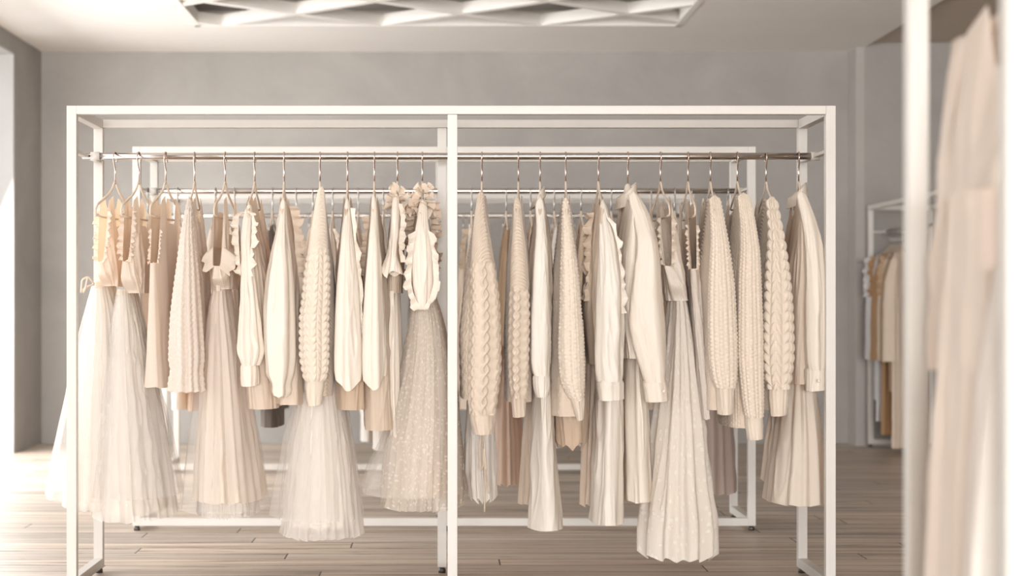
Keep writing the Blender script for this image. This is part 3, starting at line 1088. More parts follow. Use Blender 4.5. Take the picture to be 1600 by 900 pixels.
g.skirt([(600, 318, 384), (700, 313, 397), (801, 311, 403)], 'tulle', [0.15, 0.17, 0.185], nm='tulle_hem', ks=(21, 27), sharp=True)
g.skirt([(452, 333, 362), (500, 322, 372), (600, 306, 392), (700, 292, 408), (792, 281, 420)], 'tullethin', [0.125, 0.17, 0.2, 0.215], nm='tulle_overlay', ks=(7, 9))

# 6 blouse with ruffled shoulder
g = front('blouse', 'blouse', 'cream blouse with ruffled armhole and cuffed sleeve, right of flounced dress', 'cream blouse with the ruffled armhole', 398, 386)
g.body(640, 'cotton', thick=(0.012, 0.045, 0.055, 0.055), dip=(0.10, 0.03), off=0.035, halfhem=0.16)
sl = g.sleeve([(322, 383, 391), (340, 379, 393), (380, 377, 393), (420, 377, 396), (470, 376, 402), (520, 372, 407), (548, 371, 410), (562, 375, 407), (571, 378, 403)], 'satin',
              cuff=[(569, 378, 403), (573, 376, 404), (590, 376, 405), (602, 377, 404)], ks=(4, 6, 9), amp=(0.001, 0.004, 0.006, 0.007))
x0 = wx(384, 6.05)
for sgn in (-1, 1):
    C = [(x0, 6.06, wz(331, 6.05)), (x0 + sgn * 0.022, 6.04, wz(338, 6.05)), (x0 + sgn * 0.023, 6.03, wz(360, 6.05)), (x0 + sgn * 0.018, 6.02, wz(400, 6.05)), (x0 + sgn * 0.012, 6.015, wz(432, 6.05))]
    ruffle('ruffle', smooth_path(C, 30), (sgn * 0.8, -0.6, 0.1), M['satin'], g.root, g.rng, 0.022, 0.034, 0.008)

# 7 satin blouse with balloon sleeve
g = front('satin_blouse', 'blouse', 'peach-white satin blouse with plain balloon sleeve, left of plaited cream jumper', 'satin blouse with the balloon sleeve', 444, 440)
g.body(632, 'cotton', thick=(0.012, 0.045, 0.055, 0.052), dip=(0.08, 0.03), off=0.03)
sl = g.sleeve([(314, 437, 445), (330, 435, 446), (350, 432, 448), (400, 423, 454), (450, 415, 459), (500, 412, 460), (550, 413, 460), (585, 417, 457), (604, 425, 452), (612, 424, 453), (619, 427, 450)], 'satin',
              depth=0.06, ks=(3, 5, 6), amp=(0.001, 0.006, 0.008, 0.008), hem=0.006)
Pb = [(wx(452, 6.12), 6.12, wz(322, 6.12)), (wx(459, 6.15), 6.15, wz(360, 6.15)), (wx(462, 6.17), 6.17, wz(420, 6.17)), (wx(466, 6.18), 6.18, wz(500, 6.18))]
ruffle('ruffle', smooth_path(Pb, 30), (0.9, -0.35, 0.0), M['cotton'], g.root, g.rng, 0.03, 0.045, 0.01)

# 8 plaited jumper over a tulle dress
pl8 = blend(lambda U, V, t: rib_h(U, V, t, 0.0105, 0.004), lambda U, V, t: plait(U, V, 0.034, 0.026, 0.0075), 0.28, 0.4)
g = front('cable_jumper', 'jumper', 'cream wool jumper with plaited cable sleeve over a tulle dress, left half of front rack', 'plaited cream jumper', 500, 501)
g.body(618, 'knit', thick=(0.012, 0.045, 0.062, 0.05), dip=(0.07, 0.03), nu=200, nv=240, disp=lambda U, V, t: rib_h(U, V, t, 0.012, 0.005))
sl = g.sleeve([(296, 497, 504), (312, 494, 506), (330, 491, 508), (380, 484, 512), (430, 477, 515), (465, 474, 515), (500, 470, 514), (550, 470, 514), (580, 474, 512), (596, 478, 507)], 'knitpale',
              cuff=[(594, 478, 506), (600, 477, 507), (615, 478, 505), (632, 481, 503)], depth=0.052, nu=150, nv=300, amp=(0.001, 0.002), disp=pl8, parent=None)
bpy.data.objects[sl.name].children[0].name = 'ribbed_cuff'
g = front('tulle_dress', 'dress', 'white tulle dress with layered skirt hanging beneath the plaited jumper', 'tulle dress', 500, 501, no_hanger=True)
g.root.location.z -= 0.0
loft('bodice', [(340, 498, 504), (400, 490, 512), (480, 484, 518), (560, 480, 520)], RY, [0.08, 0.12, 0.12, 0.115], M['ivory'], g.root, g.rng, nu=80, nv=50)
g.skirt([(556, 480, 520), (640, 468, 538), (720, 460, 552), (818, 450, 562)], 'lining', [0.11, 0.14, 0.155, 0.16], nm='skirt_lining', amp=(0.002, 0.005, 0.007))
g.skirt([(556, 478, 521), (640, 464, 540), (700, 456, 550), (770, 449, 559), (834, 442, 566)], 'tulle', [0.125, 0.15, 0.175, 0.185], nm='tulle_skirt', ks=(7, 11, 15), sharp=True, amp=(0.002, 0.007, 0.011), nu=300, wr=0.0045)
g.skirt([(556, 478, 521), (640, 456, 544), (720, 440, 556), (806, 428, 566)], 'tullethin', [0.125, 0.16, 0.19, 0.2], nm='tulle_overlay', ks=(7, 11, 13))

# 9, 10 satin blouses with pointed drape sleeves
g = front('satin_blouse', 'blouse', 'cream satin blouse with pointed drape sleeve, right of plaited jumper', 'satin blouse right of the plaited jumper', 543, 541)
g.body(640, 'tan', thick=(0.012, 0.045, 0.055, 0.055), dip=(0.09, 0.03), off=0.02)  # tan torso: shade on the cream satin put into the colour
g.sleeve([(314, 538, 545), (340, 536, 548), (380, 532, 553), (440, 527, 560), (500, 524, 563), (540, 523, 565), (575, 523, 565), (588, 525, 564)], 'satin', depth=0.05, ks=(2, 4, 5), amp=(0.001, 0.006, 0.009, 0.01), tip=0.05)
C = [(wx(548, 6.06), 6.04, wz(325, 6.05)), (wx(553, 6.06), 6.04, wz(370, 6.05)), (wx(559, 6.06), 6.04, wz(430, 6.05)), (wx(562, 6.06), 6.04, wz(520, 6.05))]
ruffle('ruffle', smooth_path(C, 30), (0.95, -0.2, 0), M['satin'], g.root, g.rng, 0.014, 0.07, 0.008)
g = front('satin_blouse', 'blouse', 'cream satin blouse with narrow drape sleeve, left of ruffle-neck dresses', 'satin blouse left of the ruffle-neck dresses', 585, 583)
g.body(672, 'beige', thick=(0.012, 0.045, 0.055, 0.055), dip=(0.09, 0.03), off=0.02)  # body coloured beige for the shade on this cream satin
g.sleeve([(308, 580, 586), (330, 579, 589), (380, 575, 593), (450, 569, 598), (520, 565, 601), (555, 564, 602), (578, 565, 602), (587, 567, 601)], 'satin', depth=0.05, ks=(2, 4, 5), amp=(0.001, 0.006, 0.009, 0.01), tip=0.05)
C = [(wx(578, 6.1), 6.13, wz(338, 6.1)), (wx(573, 6.1), 6.14, wz(370, 6.1)), (wx(570, 6.1), 6.15, wz(430, 6.1))]
ruffle('ruffle', smooth_path(C, 30), (-0.9, -0.3, 0), M['beige'], g.root, g.rng, 0.022, 0.03, 0.008)  # frill takes the shaded beige of the body


# 11, 12 dresses with ruffled necks
def ruffle_neck(g, px, py, n, r, mat, Yc=6.06):
    """tiers of frill round the neck of the hanger, each wider and lower than the last"""
    th = np.linspace(0.0, 2 * np.pi, 50)
    for k in range(n):
        rr = r * (0.35 + 0.32 * k)
        zc = wz(py, Yc) - 0.021 * k + 0.006 * np.sin(3 * th + k)
        C = np.stack([wx(px, Yc) + rr * np.cos(th), Yc + 0.05 + 0.012 * k + (rr + 0.025) * np.sin(th), zc], -1)
        D = np.stack([np.cos(th), np.sin(th), (0.9 - 0.55 * k) + 0 * th], -1)
        ruffle('neck_ruffle', C, D, M[mat], g.root, g.rng, 0.026, 0.030, 0.011, 6)


g = front('ruffle_dress', 'dress', 'narrow beige satin dress with rosette ruffle neck and short flounced sleeve', 'narrow dress with the ruffle neck', 621, 619)
ruffle_neck(g, 620, 300, 3, 0.02, 'ivory')
g.body(458, 'beige', thick=(0.010, 0.026, 0.03, 0.026), dip=(0.04, 0.02), half=0.17, waist=0.25, off=-0.012)
g.sleeve([(306, 614, 623), (330, 612, 625), (360, 611, 625), (395, 608, 622), (415, 602, 628), (428, 597, 632)], 'satin', depth=0.035, ks=(2, 3), amp=(0.001, 0.003, 0.009), hem=0.012)
C = [(wx(623, 6.03), 6.03, wz(318, 6.03)), (wx(626, 6.03), 6.02, wz(345, 6.03)), (wx(623, 6.03), 6.02, wz(380, 6.03)), (wx(626, 6.03), 6.02, wz(410, 6.03))]
ruffle('ruffle', smooth_path(C, 30), (0.9, -0.4, 0), M['ivory'], g.root, g.rng, 0.02, 0.032, 0.008)
g.skirt([(455, 604, 624), (520, 601, 626), (600, 601, 627), (650, 606, 627), (680, 612, 626)], 'satin', [0.12, 0.13, 0.13, 0.12], ks=(9, 12), amp=(0.003, 0.006, 0.006))

g = front('ruffle_dress', 'dress', 'embroidered tulle dress with big ruffle collar and long ruffled lapel, beside the middle post', 'tulle dress with the big ruffle collar', 660, 659)
ruffle_neck(g, 661, 298, 4, 0.024, 'ivory')
b, P = g.body(470, 'beige', thick=(0.012, 0.03, 0.034, 0.03), dip=(0.04, 0.02), half=0.175, waist=0.25)
for sgn in (-1, 1):
    C = [(wx(660 + sgn * 4, 6.1), 6.1, wz(312, 6.1)), (wx(660 + sgn * 12, 6.15), 6.14, wz(335, 6.15)), (wx(660 + sgn * 14, 6.2), 6.2, wz(350, 6.2)), (wx(660 + sgn * 12, 6.28), 6.28, wz(372, 6.28)), (wx(660 + sgn * 9, 6.3), 6.3, wz(440, 6.3))]
    ruffle('collar_ruffle', smooth_path(C, 40), (sgn * 0.9, -0.45, 0.1), M['beige'], g.root, g.rng, 0.038, 0.034, 0.012)
sl = g.sleeve([(316, 655, 666), (340, 651, 668), (380, 645, 673), (410, 643, 675), (440, 644, 676), (468, 650, 673), (484, 655, 668)], 'satin', depth=0.03, ks=(2, 3, 5), amp=(0.001, 0.006, 0.006), nm='lapel')
for sgn in (-1, 1):
    C = [(wx(660 + sgn * 9, 6.03), 6.03, wz(360, 6.03)), (wx(660 + sgn * 15, 6.03), 6.025, wz(400, 6.03)), (wx(660 + sgn * 17, 6.03), 6.02, wz(440, 6.03)), (wx(660 + sgn * 10, 6.03), 6.02, wz(468, 6.03)), (wx(660, 6.03), 6.02, wz(482, 6.03))]
    ruffle('lapel_ruffle', smooth_path(C, 40), (sgn * 0.85, -0.3, -0.35), M['satin'], sl, g.rng, 0.026, 0.045, 0.009)
g.skirt([(466, 645, 680), (500, 641, 690), (560, 634, 700), (620, 625, 709), (700, 618, 715), (770, 612, 718)], 'ivory', [0.11, 0.14, 0.17, 0.19], nm='skirt_lining', amp=(0.003, 0.009, 0.013))
g.skirt([(464, 644, 681), (500, 640, 692), (560, 630, 703), (620, 618, 712), (700, 605, 718), (789, 598, 720)], 'tulletan', [0.12, 0.155, 0.19, 0.215], nm='tulle_skirt', ks=(9, 13, 18), sharp=True, amp=(0.003, 0.011, 0.016), nu=260)
g.skirt([(470, 643, 682), (560, 629, 703), (640, 614, 714), (690, 596, 719), (730, 578, 721), (768, 566, 722)], 'tullethin', [0.13, 0.17, 0.2, 0.22, 0.225], nm='tulle_overlay', ks=(9, 14, 19), amp=(0.003, 0.012, 0.02))

# 13 cable cardigan over a lace dress
rp13 = blend(lambda U, V, t: rib_h(U, V, t, 0.0115, 0.004), lambda U, V, t: rope(U, V, 0.034, 0.06, 0.008), 0.30, 0.34)
g = front('cable_cardigan', 'cardigan', 'chunky rope-cable cardigan with hanging drawstring, right beside the middle post', 'chunky rope-cable cardigan', 753, 752)
g.body(625, 'knit', thick=(0.012, 0.05, 0.07, 0.06), dip=(0.07, 0.03), nu=200, nv=240, disp=rp13, off=-0.012)
sl = g.sleeve([(304, 748, 756), (318, 746, 757), (335, 743, 759), (380, 739, 767), (420, 737, 773), (470, 737, 779), (520, 736, 781), (570, 734, 782), (610, 734, 778), (636, 735, 775), (648, 737, 773)], 'knit',
              cuff=[(645, 736, 774), (650, 735, 775), (664, 737, 774), (677, 740, 772)], depth=0.06, nu=170, nv=320, amp=(0.001, 0.003), disp=rp13)
sl.children[0].name = 'ribbed_cuff'
for dx, a_ in ((-2, 0), (3, 1)):
    tube('drawstring', [(wx(754 + dx * .3, 6.03), 6.05, wz(668, 6.03)), (wx(750 + 7 * a_, 6.03), 6.03, wz(700, 6.03)), (wx(751 + 9 * a_, 6.03), 6.03, wz(735, 6.03)), (wx(755 + 3 * a_, 6.03), 6.03, wz(728, 6.03)), (wx(756, 6.03), 6.03, wz(700, 6.03))],
         0.003, M['beige'], g.root, 8, 24)
tube('drawstring', [(wx(756, 6.03), 6.035, wz(690, 6.03)), (wx(758, 6.03), 6.03, wz(740, 6.03)), (wx(757, 6.03), 6.03, wz(800, 6.03))], 0.003, M['beige'], g.root, 8, 14)
for k in range(2):
    tube('drawstring', [(wx(756, 6.03), 6.045, wz(695, 6.03)), (wx(760, 6.03), 6.04, wz(740, 6.03)), (wx(765, 6.03), 6.04, wz(772, 6.03))], 0.003, M['beige'], g.root, 8, 14) if k else None
g = front('lace_dress', 'dress', 'white dress with frayed lace hem hanging beneath the rope-cable cardigan', '', 753, 752, no_hanger=True)
loft('bodice', [(345, 748, 756), (420, 742, 764), (560, 738, 764)], RY, [0.08, 0.12, 0.12], M['ivory'], g.root, g.rng, nu=80, nv=40)
g.skirt([(556, 736, 766), (650, 731, 770), (720, 729, 772), (777, 733, 774)], 'white', [0.12, 0.13, 0.14], ks=(11, 14, 17), amp=(0.003, 0.008, 0.01), hem=0.012)

# 14 cable jumper
g = front('cable_jumper', 'jumper', 'oatmeal jumper with ribbed yoke and wavy cable sleeve, left of white satin shirt', 'oatmeal jumper with the ribbed yoke', 810, 809)
g.body(628, 'knit', thick=(0.012, 0.042, 0.05, 0.045), dip=(0.10, 0.03), nu=180, nv=240, disp=lambda U, V, t: rib_h(U, V, t, 0.012, 0.004))
rp14 = blend(lambda U, V, t: rib_h(U, V, t, 0.0105, 0.0038), lambda U, V, t: rope(U, V, 0.04, 0.05, 0.007), 0.44, 0.48)
sl = g.sleeve([(314, 805, 812), (330, 804, 814), (350, 803, 816), (400, 799, 822), (460, 797, 826), (500, 796, 827), (550, 795, 826), (600, 797, 824), (622, 801, 822)], 'knit',
              cuff=[(618, 801, 822), (624, 800, 822), (650, 802, 821)], depth=0.048, nu=140, nv=300, amp=(0.001, 0.002), disp=rp14)
sl.children[0].name = 'ribbed_cuff'

# 15 white satin shirt and long trousers
g = front('satin_shirt', 'shirt', 'white satin shirt with gathered cuff above long white trousers, left of popcorn-stitch jumper', 'white satin shirt above the long trousers', 844, 844)
g.body(565, 'beige', thick=(0.012, 0.042, 0.045, 0.026), dip=(0.07, 0.02))  # white shirt's body coloured beige to stand for its shade
sl = g.sleeve([(312, 840, 850), (322, 837, 852), (350, 838, 854), (400, 834, 858), (460, 831, 860), (520, 829, 862), (560, 829, 861), (578, 831, 860), (587, 835, 858)], 'satinwhite',
              cuff=[(585, 834, 859), (590, 832, 860), (605, 833, 860), (619, 837, 857)], ks=(3, 5, 6), amp=(0.001, 0.004, 0.006, 0.006))
g.collar('satinwhite', 0.024, 0.03, 0.017, 0.075, -0.132)
g = front('trousers', 'trousers', 'long straight white satin trousers hanging beneath the white satin shirt', '', 844, 844, no_hanger=True)
tube('waist_loop', [(wx(844, RY), 6.25, 1.35), (wx(844, RY), 6.25, 1.2), (wx(844, RY), 6.25, 1.0)], [0.003, 0.02, 0.028], M['satinwhite'], g.root, 12, 20)
g.skirt([(560, 834, 860), (640, 832, 864), (700, 830, 868), (760, 828, 874), (823, 825, 880)], 'satinwhite', [0.11, 0.12, 0.125, 0.13], nm='leg', dy=-0.03, ks=(4, 5, 7), amp=(0.002, 0.005, 0.006), hem=0.002)
g.skirt([(560, 826, 852), (640, 820, 850), (700, 815, 848), (786, 809, 842)], 'cotton', [0.06, 0.06, 0.06], nm='leg', dy=0.12, ks=(4, 5, 7), amp=(0.002, 0.004, 0.005), hem=0.002)

# 16 popcorn jumper over tan dress
g = front('knit_jumper', 'jumper', 'beige popcorn-stitch jumper with tapering sleeve over a tan hem', 'popcorn-stitch jumper', 884, 886)
g.body(650, 'knit', thick=(0.012, 0.046, 0.056, 0.06), dip=(0.12, 0.03), nu=180, nv=200, disp=lambda U, V, t: popcorn(U, V))
sl = g.sleeve([(314, 882, 889), (340, 880, 892), (380, 878, 897), (430, 876, 904), (480, 875, 908), (540, 873, 913), (590, 876, 914), (612, 884, 913), (626, 893, 912)], 'knitpale',
              cuff=[(622, 891, 913), (640, 897, 912), (655, 901, 911)], depth=0.045, nu=150, nv=260, amp=(0.001, 0.003), disp=lambda U, V, t: popcorn(U, V, 0.026, 0.0045))
loft('underlayer', [(500, 868, 912), (600, 864, 914), (660, 866, 916), (694, 868, 914)], 6.24, 0.14, M['tan'], g.root, g.rng, nu=120, nv=30, ks=(5, 8), amp=(0.002, 0.006), hem=0.012)

# 17 white blouse with ruffle front above long dress
g = front('blouse', 'blouse', 'white satin blouse with ruffled yoke and deep plain cuff, left of collared shirt', 'white blouse with the ruffled yoke', 935, 942)
g.body(570, 'beige', thick=(0.012, 0.046, 0.056, 0.034), dip=(0.07, 0.02))  # white blouse body darkened to beige, its shade is in the colour
sl = g.sleeve([(316, 940, 948), (330, 939, 952), (350, 938, 957), (400, 936, 968), (450, 933, 974), (500, 931, 975), (560, 930, 974), (582, 931, 974), (596, 934, 972)], 'satinwhite',
              cuff=[(594, 934, 973), (599, 933, 975), (612, 934, 975), (624, 935, 975)], depth=0.055, ks=(3, 5, 6), amp=(0.001, 0.005, 0.007, 0.007))
C = [(wx(948, 6.03), 6.03, wz(340, 6.03)), (wx(958, 6.03), 6.02, wz(360, 6.03)), (wx(966, 6.03), 6.02, wz(400, 6.03)), (wx(970, 6.03), 6.02, wz(450, 6.03)), (wx(970, 6.03), 6.015, wz(490, 6.03))]
ruffle('ruffle', smooth_path(C, 40), (0.75, -0.6, 0), M['satinwhite'], sl, g.rng, 0.018, 0.05, 0.006)
for d in (0, 0.07):
    C = [(g.X - 0.024, 6.14 + d, wz(332, 6.14)), (g.X - 0.034, 6.13 + d, wz(360, 6.14)), (g.X - 0.036, 6.13 + d, wz(400, 6.14)), (g.X - 0.038, 6.13 + d, wz(470, 6.14))]
    ruffle('yoke_ruffle', smooth_path(C, 30), (-0.85, -0.5, 0), M['beige'], g.root, g.rng, 0.026, 0.045, 0.009)  # yoke frills share the beige that stands for shade on the body
g = front('long_skirt', 'skirt', 'long white satin skirt hanging beneath the blouse with ruffled yoke', '', 935, 942, no_hanger=True)
tube('waist_loop', [(g.X, 6.25, 1.35), (g.X, 6.25, 1.2), (g.X, 6.25, 1.0)], [0.003, 0.02, 0.028], M['satinwhite'], g.root, 12, 20)
g.skirt([(560, 932, 970), (640, 928, 973), (720, 925, 973), (814, 922, 973)], 'satinwhite', [0.12, 0.13, 0.135, 0.14], nm='skirt_panel', dy=-0.02, ks=(4, 6, 9), amp=(0.002, 0.005, 0.007), hem=0.002)
g.skirt([(560, 916, 950), (640, 912, 948), (720, 908, 945), (788, 905, 942)], 'cotton', [0.05, 0.06, 0.06], nm='underskirt', dy=0.13, ks=(6, 9), amp=(0.002, 0.006, 0.008), hem=0.006)

# 18 collared satin shirt on a broad hanger
g = front('satin_shirt', 'shirt', 'ivory satin shirt with pointed collar and buttoned cuff, on a broad plastic hanger', 'ivory satin shirt with pointed collar', 981, 992, hang='broad')
g.body(560, 'satin', thick=(0.016, 0.05, 0.055, 0.032), dip=(0.07, 0.01))
g.collar('satin', 0.036, 0.05, 0.03, 0.08, -0.130)
sl = g.sleeve([(303, 984, 1000), (318, 985, 1008), (340, 990, 1018), (370, 993, 1026), (400, 992, 1031), (450, 985, 1034), (500, 981, 1039), (540, 987, 1041), (575, 998, 1042), (590, 1003, 1040), (597, 1006, 1040)], 'satin',
              cuff=[(594, 1005, 1041), (600, 1004, 1043), (612, 1006, 1044), (626, 1008, 1045)], depth=0.06, ks=(3, 4, 5), amp=(0.001, 0.005, 0.007, 0.006))
tube('button', [(wx(1037, 6.0), 5.992, wz(611, 6)), (wx(1037, 6.0), 5.986, wz(611, 6))], 0.006, M['ivoryplastic'], g.root, 14)
g = front('dress', 'dress', 'ivory satin dress skirt with raised seam showing beneath the collared shirt sleeve', '', 981, 985, no_hanger=True)
tube('bodice', [(g.X, 6.25, 1.35), (g.X, 6.25, 1.2), (g.X, 6.25, 1.0)], [0.003, 0.02, 0.03], M['satin'], g.root, 12, 20)
g.skirt([(480, 978, 1004), (560, 974, 1008), (640, 972, 1013), (720, 973, 1016), (779, 974, 1019)], 'satin', [0.11, 0.13, 0.14, 0.14], nm='skirt', dy=-0.02, ks=(4, 6, 8), amp=(0.002, 0.006, 0.007), hem=0.004)

# 19 floral dress
g = front('floral_dress', 'dress', 'long leaf-embroidered sleeveless dress with ruffled strap, hem lowest of the front rack', 'leaf-embroidered sleeveless dress', 1032, 1046, hang='notched')
b, P = g.body(470, 'floral', sleeveless=True, waist=0.25, thick=(0.022, 0.03, 0.038, 0.036), dip=(0.14, 0.06), armz=-0.40, half=0.175, amp=(0, 0.003, 0.005), off=0.05)
g.edge_ruffle(P, 'ivory', 0.016, 0.03, 0.007)
g.skirt([(466, 1043, 1070), (480, 1042, 1074), (550, 1034, 1084), (650, 1022, 1097), (750, 1009, 1108), (830, 1000, 1118), (864, 999, 1118)], 'floral', [0.11, 0.15, 0.18, 0.2], ks=(11, 14, 17), amp=(0.003, 0.012, 0.016), hem=0.012)
g.skirt([(466, 1050, 1064), (600, 1042, 1078), (760, 1024, 1094), (835, 1016, 1100)], 'lining', [0.07, 0.11, 0.14], nm='skirt_lining', ks=(11, 14, 17), amp=(0.002, 0.008, 0.01))

# 20 sleeveless lace dress
g = front('lace_camisole', 'camisole', 'narrow sleeveless beige lace top with frilled strap, right of leaf-embroidered dress', 'narrow sleeveless lace top', 1075, 1086, hang='notched')
b, P = g.body(655, 'lace', sleeveless=True, thick=(0.016, 0.018, 0.02, 0.018, 0.016), dip=(0.14, 0.05), armz=-0.41, half=0.18, amp=(0, 0.003, 0.005), off=0.045, hemw=0.004)
g.edge_ruffle(P, 'ivory', 0.012, 0.02, 0.005)

# 21 chunky jumper
g = front('chunky_jumper', 'jumper', 'cream chunky-knit jumper with broad sleeve, first of the three jumpers at right', 'first chunky jumper at right', 1110, 1120)
g.body(640, 'knit', thick=(0.016, 0.05, 0.06, 0.055), dip=(0.05, 0.02), nu=200, nv=260, disp=lambda U, V, t: rib_h(U, V, t, 0.0115, 0.005))
sl = g.sleeve([(310, 1113, 1127), (325, 1113, 1130), (345, 1113, 1133), (400, 1110, 1141), (450, 1107, 1147), (500, 1106, 1150), (550, 1107, 1152), (590, 1112, 1151), (606, 1118, 1148)], 'knitpale',
              cuff=[(602, 1118, 1148), (610, 1119, 1147), (646, 1122, 1145)], depth=0.055, nu=150, nv=340, amp=(0.001, 0.002), disp=lambda U, V, t: chunky(U, V))
sl.children[0].name = 'ribbed_cuff'
# 22
g = front('chunky_jumper', 'jumper', 'beige chunky-knit jumper with longest sleeve, middle one of three jumpers at right', 'middle chunky jumper at right', 1152, 1166)
hangplate = g.root
g.body(668, 'knit', thick=(0.016, 0.05, 0.06, 0.055), dip=(0.14, 0.02), nu=200, nv=260, disp=lambda U, V, t: chunky(U, V, 0.014, 0.012, 0.004))
sl = g.sleeve([(306, 1158, 1173), (325, 1158, 1178), (345, 1159, 1181), (400, 1156, 1187), (450, 1153, 1189), (550, 1152, 1192), (600, 1156, 1192), (640, 1161, 1192), (652, 1164, 1191)], 'knitpale',
              cuff=[(648, 1164, 1191), (656, 1164, 1192), (685, 1168, 1192)], depth=0.055, nu=150, nv=360, amp=(0.001, 0.003), disp=lambda U, V, t: chunky(U, V, 0.0125, 0.0105, 0.0046))
sl.children[0].name = 'ribbed_cuff'
# 23
g = front('cable_jumper', 'jumper', 'cream jumper with bold plaited cable sleeve, third of three jumpers at right', 'bold plaited jumper at right', 1197, 1211)
g.body(640, 'knit', thick=(0.016, 0.05, 0.06, 0.055), dip=(0.08, 0.05), nu=200, nv=260, disp=lambda U, V, t: rib_h(U, V, t, 0.0115, 0.005))
sl = g.sleeve([(312, 1204, 1216), (330, 1204, 1219), (350, 1204, 1222), (400, 1200, 1229), (450, 1197, 1235), (500, 1195, 1238), (550, 1194, 1239), (590, 1197, 1235), (608, 1201, 1231)], 'knitpale',
              cuff=[(604, 1201, 1231), (612, 1200, 1231), (648, 1203, 1228)], depth=0.055, nu=160, nv=320, amp=(0.001, 0.002), disp=lambda U, V, t: plait(U, V, 0.042, 0.036, 0.009))
sl.children[0].name = 'ribbed_cuff'

# 24 shirt dress
g = front('shirt_dress', 'dress', 'cream shirt dress with collar and flared skirt, last garment at right end of front rack', 'collared shirt dress at right end', 1248, 1258)
g.body(600, 'cotton', thick=(0.016, 0.046, 0.056, 0.055), dip=(0.10, 0.01), off=-0.01)
g.collar('satin', 0.036, 0.045, 0.028, 0.078, -0.130)
sl = g.sleeve([(302, 1249, 1263), (318, 1250, 1269), (340, 1253, 1276), (400, 1256, 1285), (470, 1256, 1290), (530, 1256, 1290), (560, 1257, 1290), (578, 1260, 1289)], 'satin',
              cuff=[(575, 1259, 1290), (580, 1258, 1291), (609, 1258, 1290)], depth=0.05, ks=(3, 4, 6), amp=(0.001, 0.004, 0.006, 0.006))
tube('button', [(wx(1279, 6.0), 5.995, wz(595, 6)), (wx(1279, 6.0), 5.989, wz(595, 6))], 0.006, M['ivoryplastic'], g.root, 14)
g.skirt([(560, 1222, 1268), (640, 1213, 1278), (720, 1202, 1287), (782, 1194, 1291)], 'ivory', [0.12, 0.15, 0.17, 0.18], ks=(9, 13, 15), amp=(0.003, 0.009, 0.012), hem=0.004)
g.skirt([(560, 1222, 1252), (640, 1204, 1250), (752, 1192, 1246)], 'cotton', [0.06, 0.09, 0.1], nm='underskirt', dy=0.09, ks=(9, 13), amp=(0.003, 0.008, 0.01), hem=0.008)

# ------------------------------------------------------------------ garments on the two racks behind
def plain_garment(name, cat, label, phrase, hook, mat, hem, Y, Z, rackname, sl=None, slmat=None, style='back', skirt=None, skmat=None, half=0.19, wide=0.046, frill=False, sleeveless=False, lean=0.0):
    """a simpler hung garment: panelled body, two sleeves, optional skirt"""
    near = PX + (hook - PX) * Y / (Y - half) + lean
    g = G(name, label, cat, hook, near, 'garments on the ' + rackname, Y=Y, Z=Z, half=half, hstyle=style, phrase=phrase, hgroup='hangers on the ' + rackname)
    yn = Y - half
    g.body(hem if not skirt else skirt[0] + 6, mat, sleeveless=sleeveless, thick=(0.010, 0.032, 0.042, 0.046), half=half * 0.9, nu=90, nv=40, dip=(0.09, 0.03))
    if not sleeveless:
        x = g.X - g.k * half
        p = PX + x * F / yn
        w = wide * F / yn
        top = PY - (Z - 0.185 - CAMZ) * F / yn
        end = sl or hem - 20
        d = end - top
        rows = [(top, p - 3, p + 3), (top + 0.06 * d, p - w * .35, p + w * .35), (top + 0.3 * d, p - w * .75, p + w * .75), (top + 0.65 * d, p - w, p + w),
                (top + 0.9 * d, p - w * .85, p + w * .85), (end, p - w * .62, p + w * .62)]
        g.sleeve(rows, slmat or mat, depth=0.04, nu=56, nv=60, ks=(3, 5, 6), amp=(0.001, 0.005, 0.007, 0.005))
        g.far_sleeve(PY + (end - PY) * yn / (Y + half), slmat or mat, nv=30) if False else None
        if frill:
            C = [(x + 0.012, yn - 0.01, Z - 0.18), (x + 0.03, yn - 0.02, Z - 0.25), (x + 0.036, yn - 0.02, Z - 0.36)]
            ruffle('ruffle', smooth_path(C, 20), (0.8, -0.5, 0), M[mat], g.root, g.rng, 0.03, 0.04, 0.009)
            C = [(x - 0.012, yn - 0.01, Z - 0.18), (x - 0.03, yn - 0.02, Z - 0.25), (x - 0.036, yn - 0.02, Z - 0.36)]
            ruffle('ruffle', smooth_path(C, 20), (-0.8, -0.5, 0), M[mat], g.root, g.rng, 0.03, 0.04, 0.009)
    if skirt:
        p0, p1, wt, wb_ = skirt
        q = PX + (g.X - 0) * F / Y
        rows = [(p0, q - wt, q + wt), ((p0 * 2 + p1) / 3, q - (wt + wb_) / 2, q + (wt + wb_) / 2), (p1, q - wb_, q + wb_)]
        g.skirt(rows, skmat or mat, [0.12, 0.16, 0.19], nu=160, nv=40, ks=(9, 13, 16), amp=(0.003, 0.008, 0.011))
    return g


def hlabel(l):
    return ' '.join(('hanger of the ' + l.replace(' on the second rack', ' second rack').replace(' on the farthest rack', ' farthest rack').replace(' the ', ' ')).split()[:16])


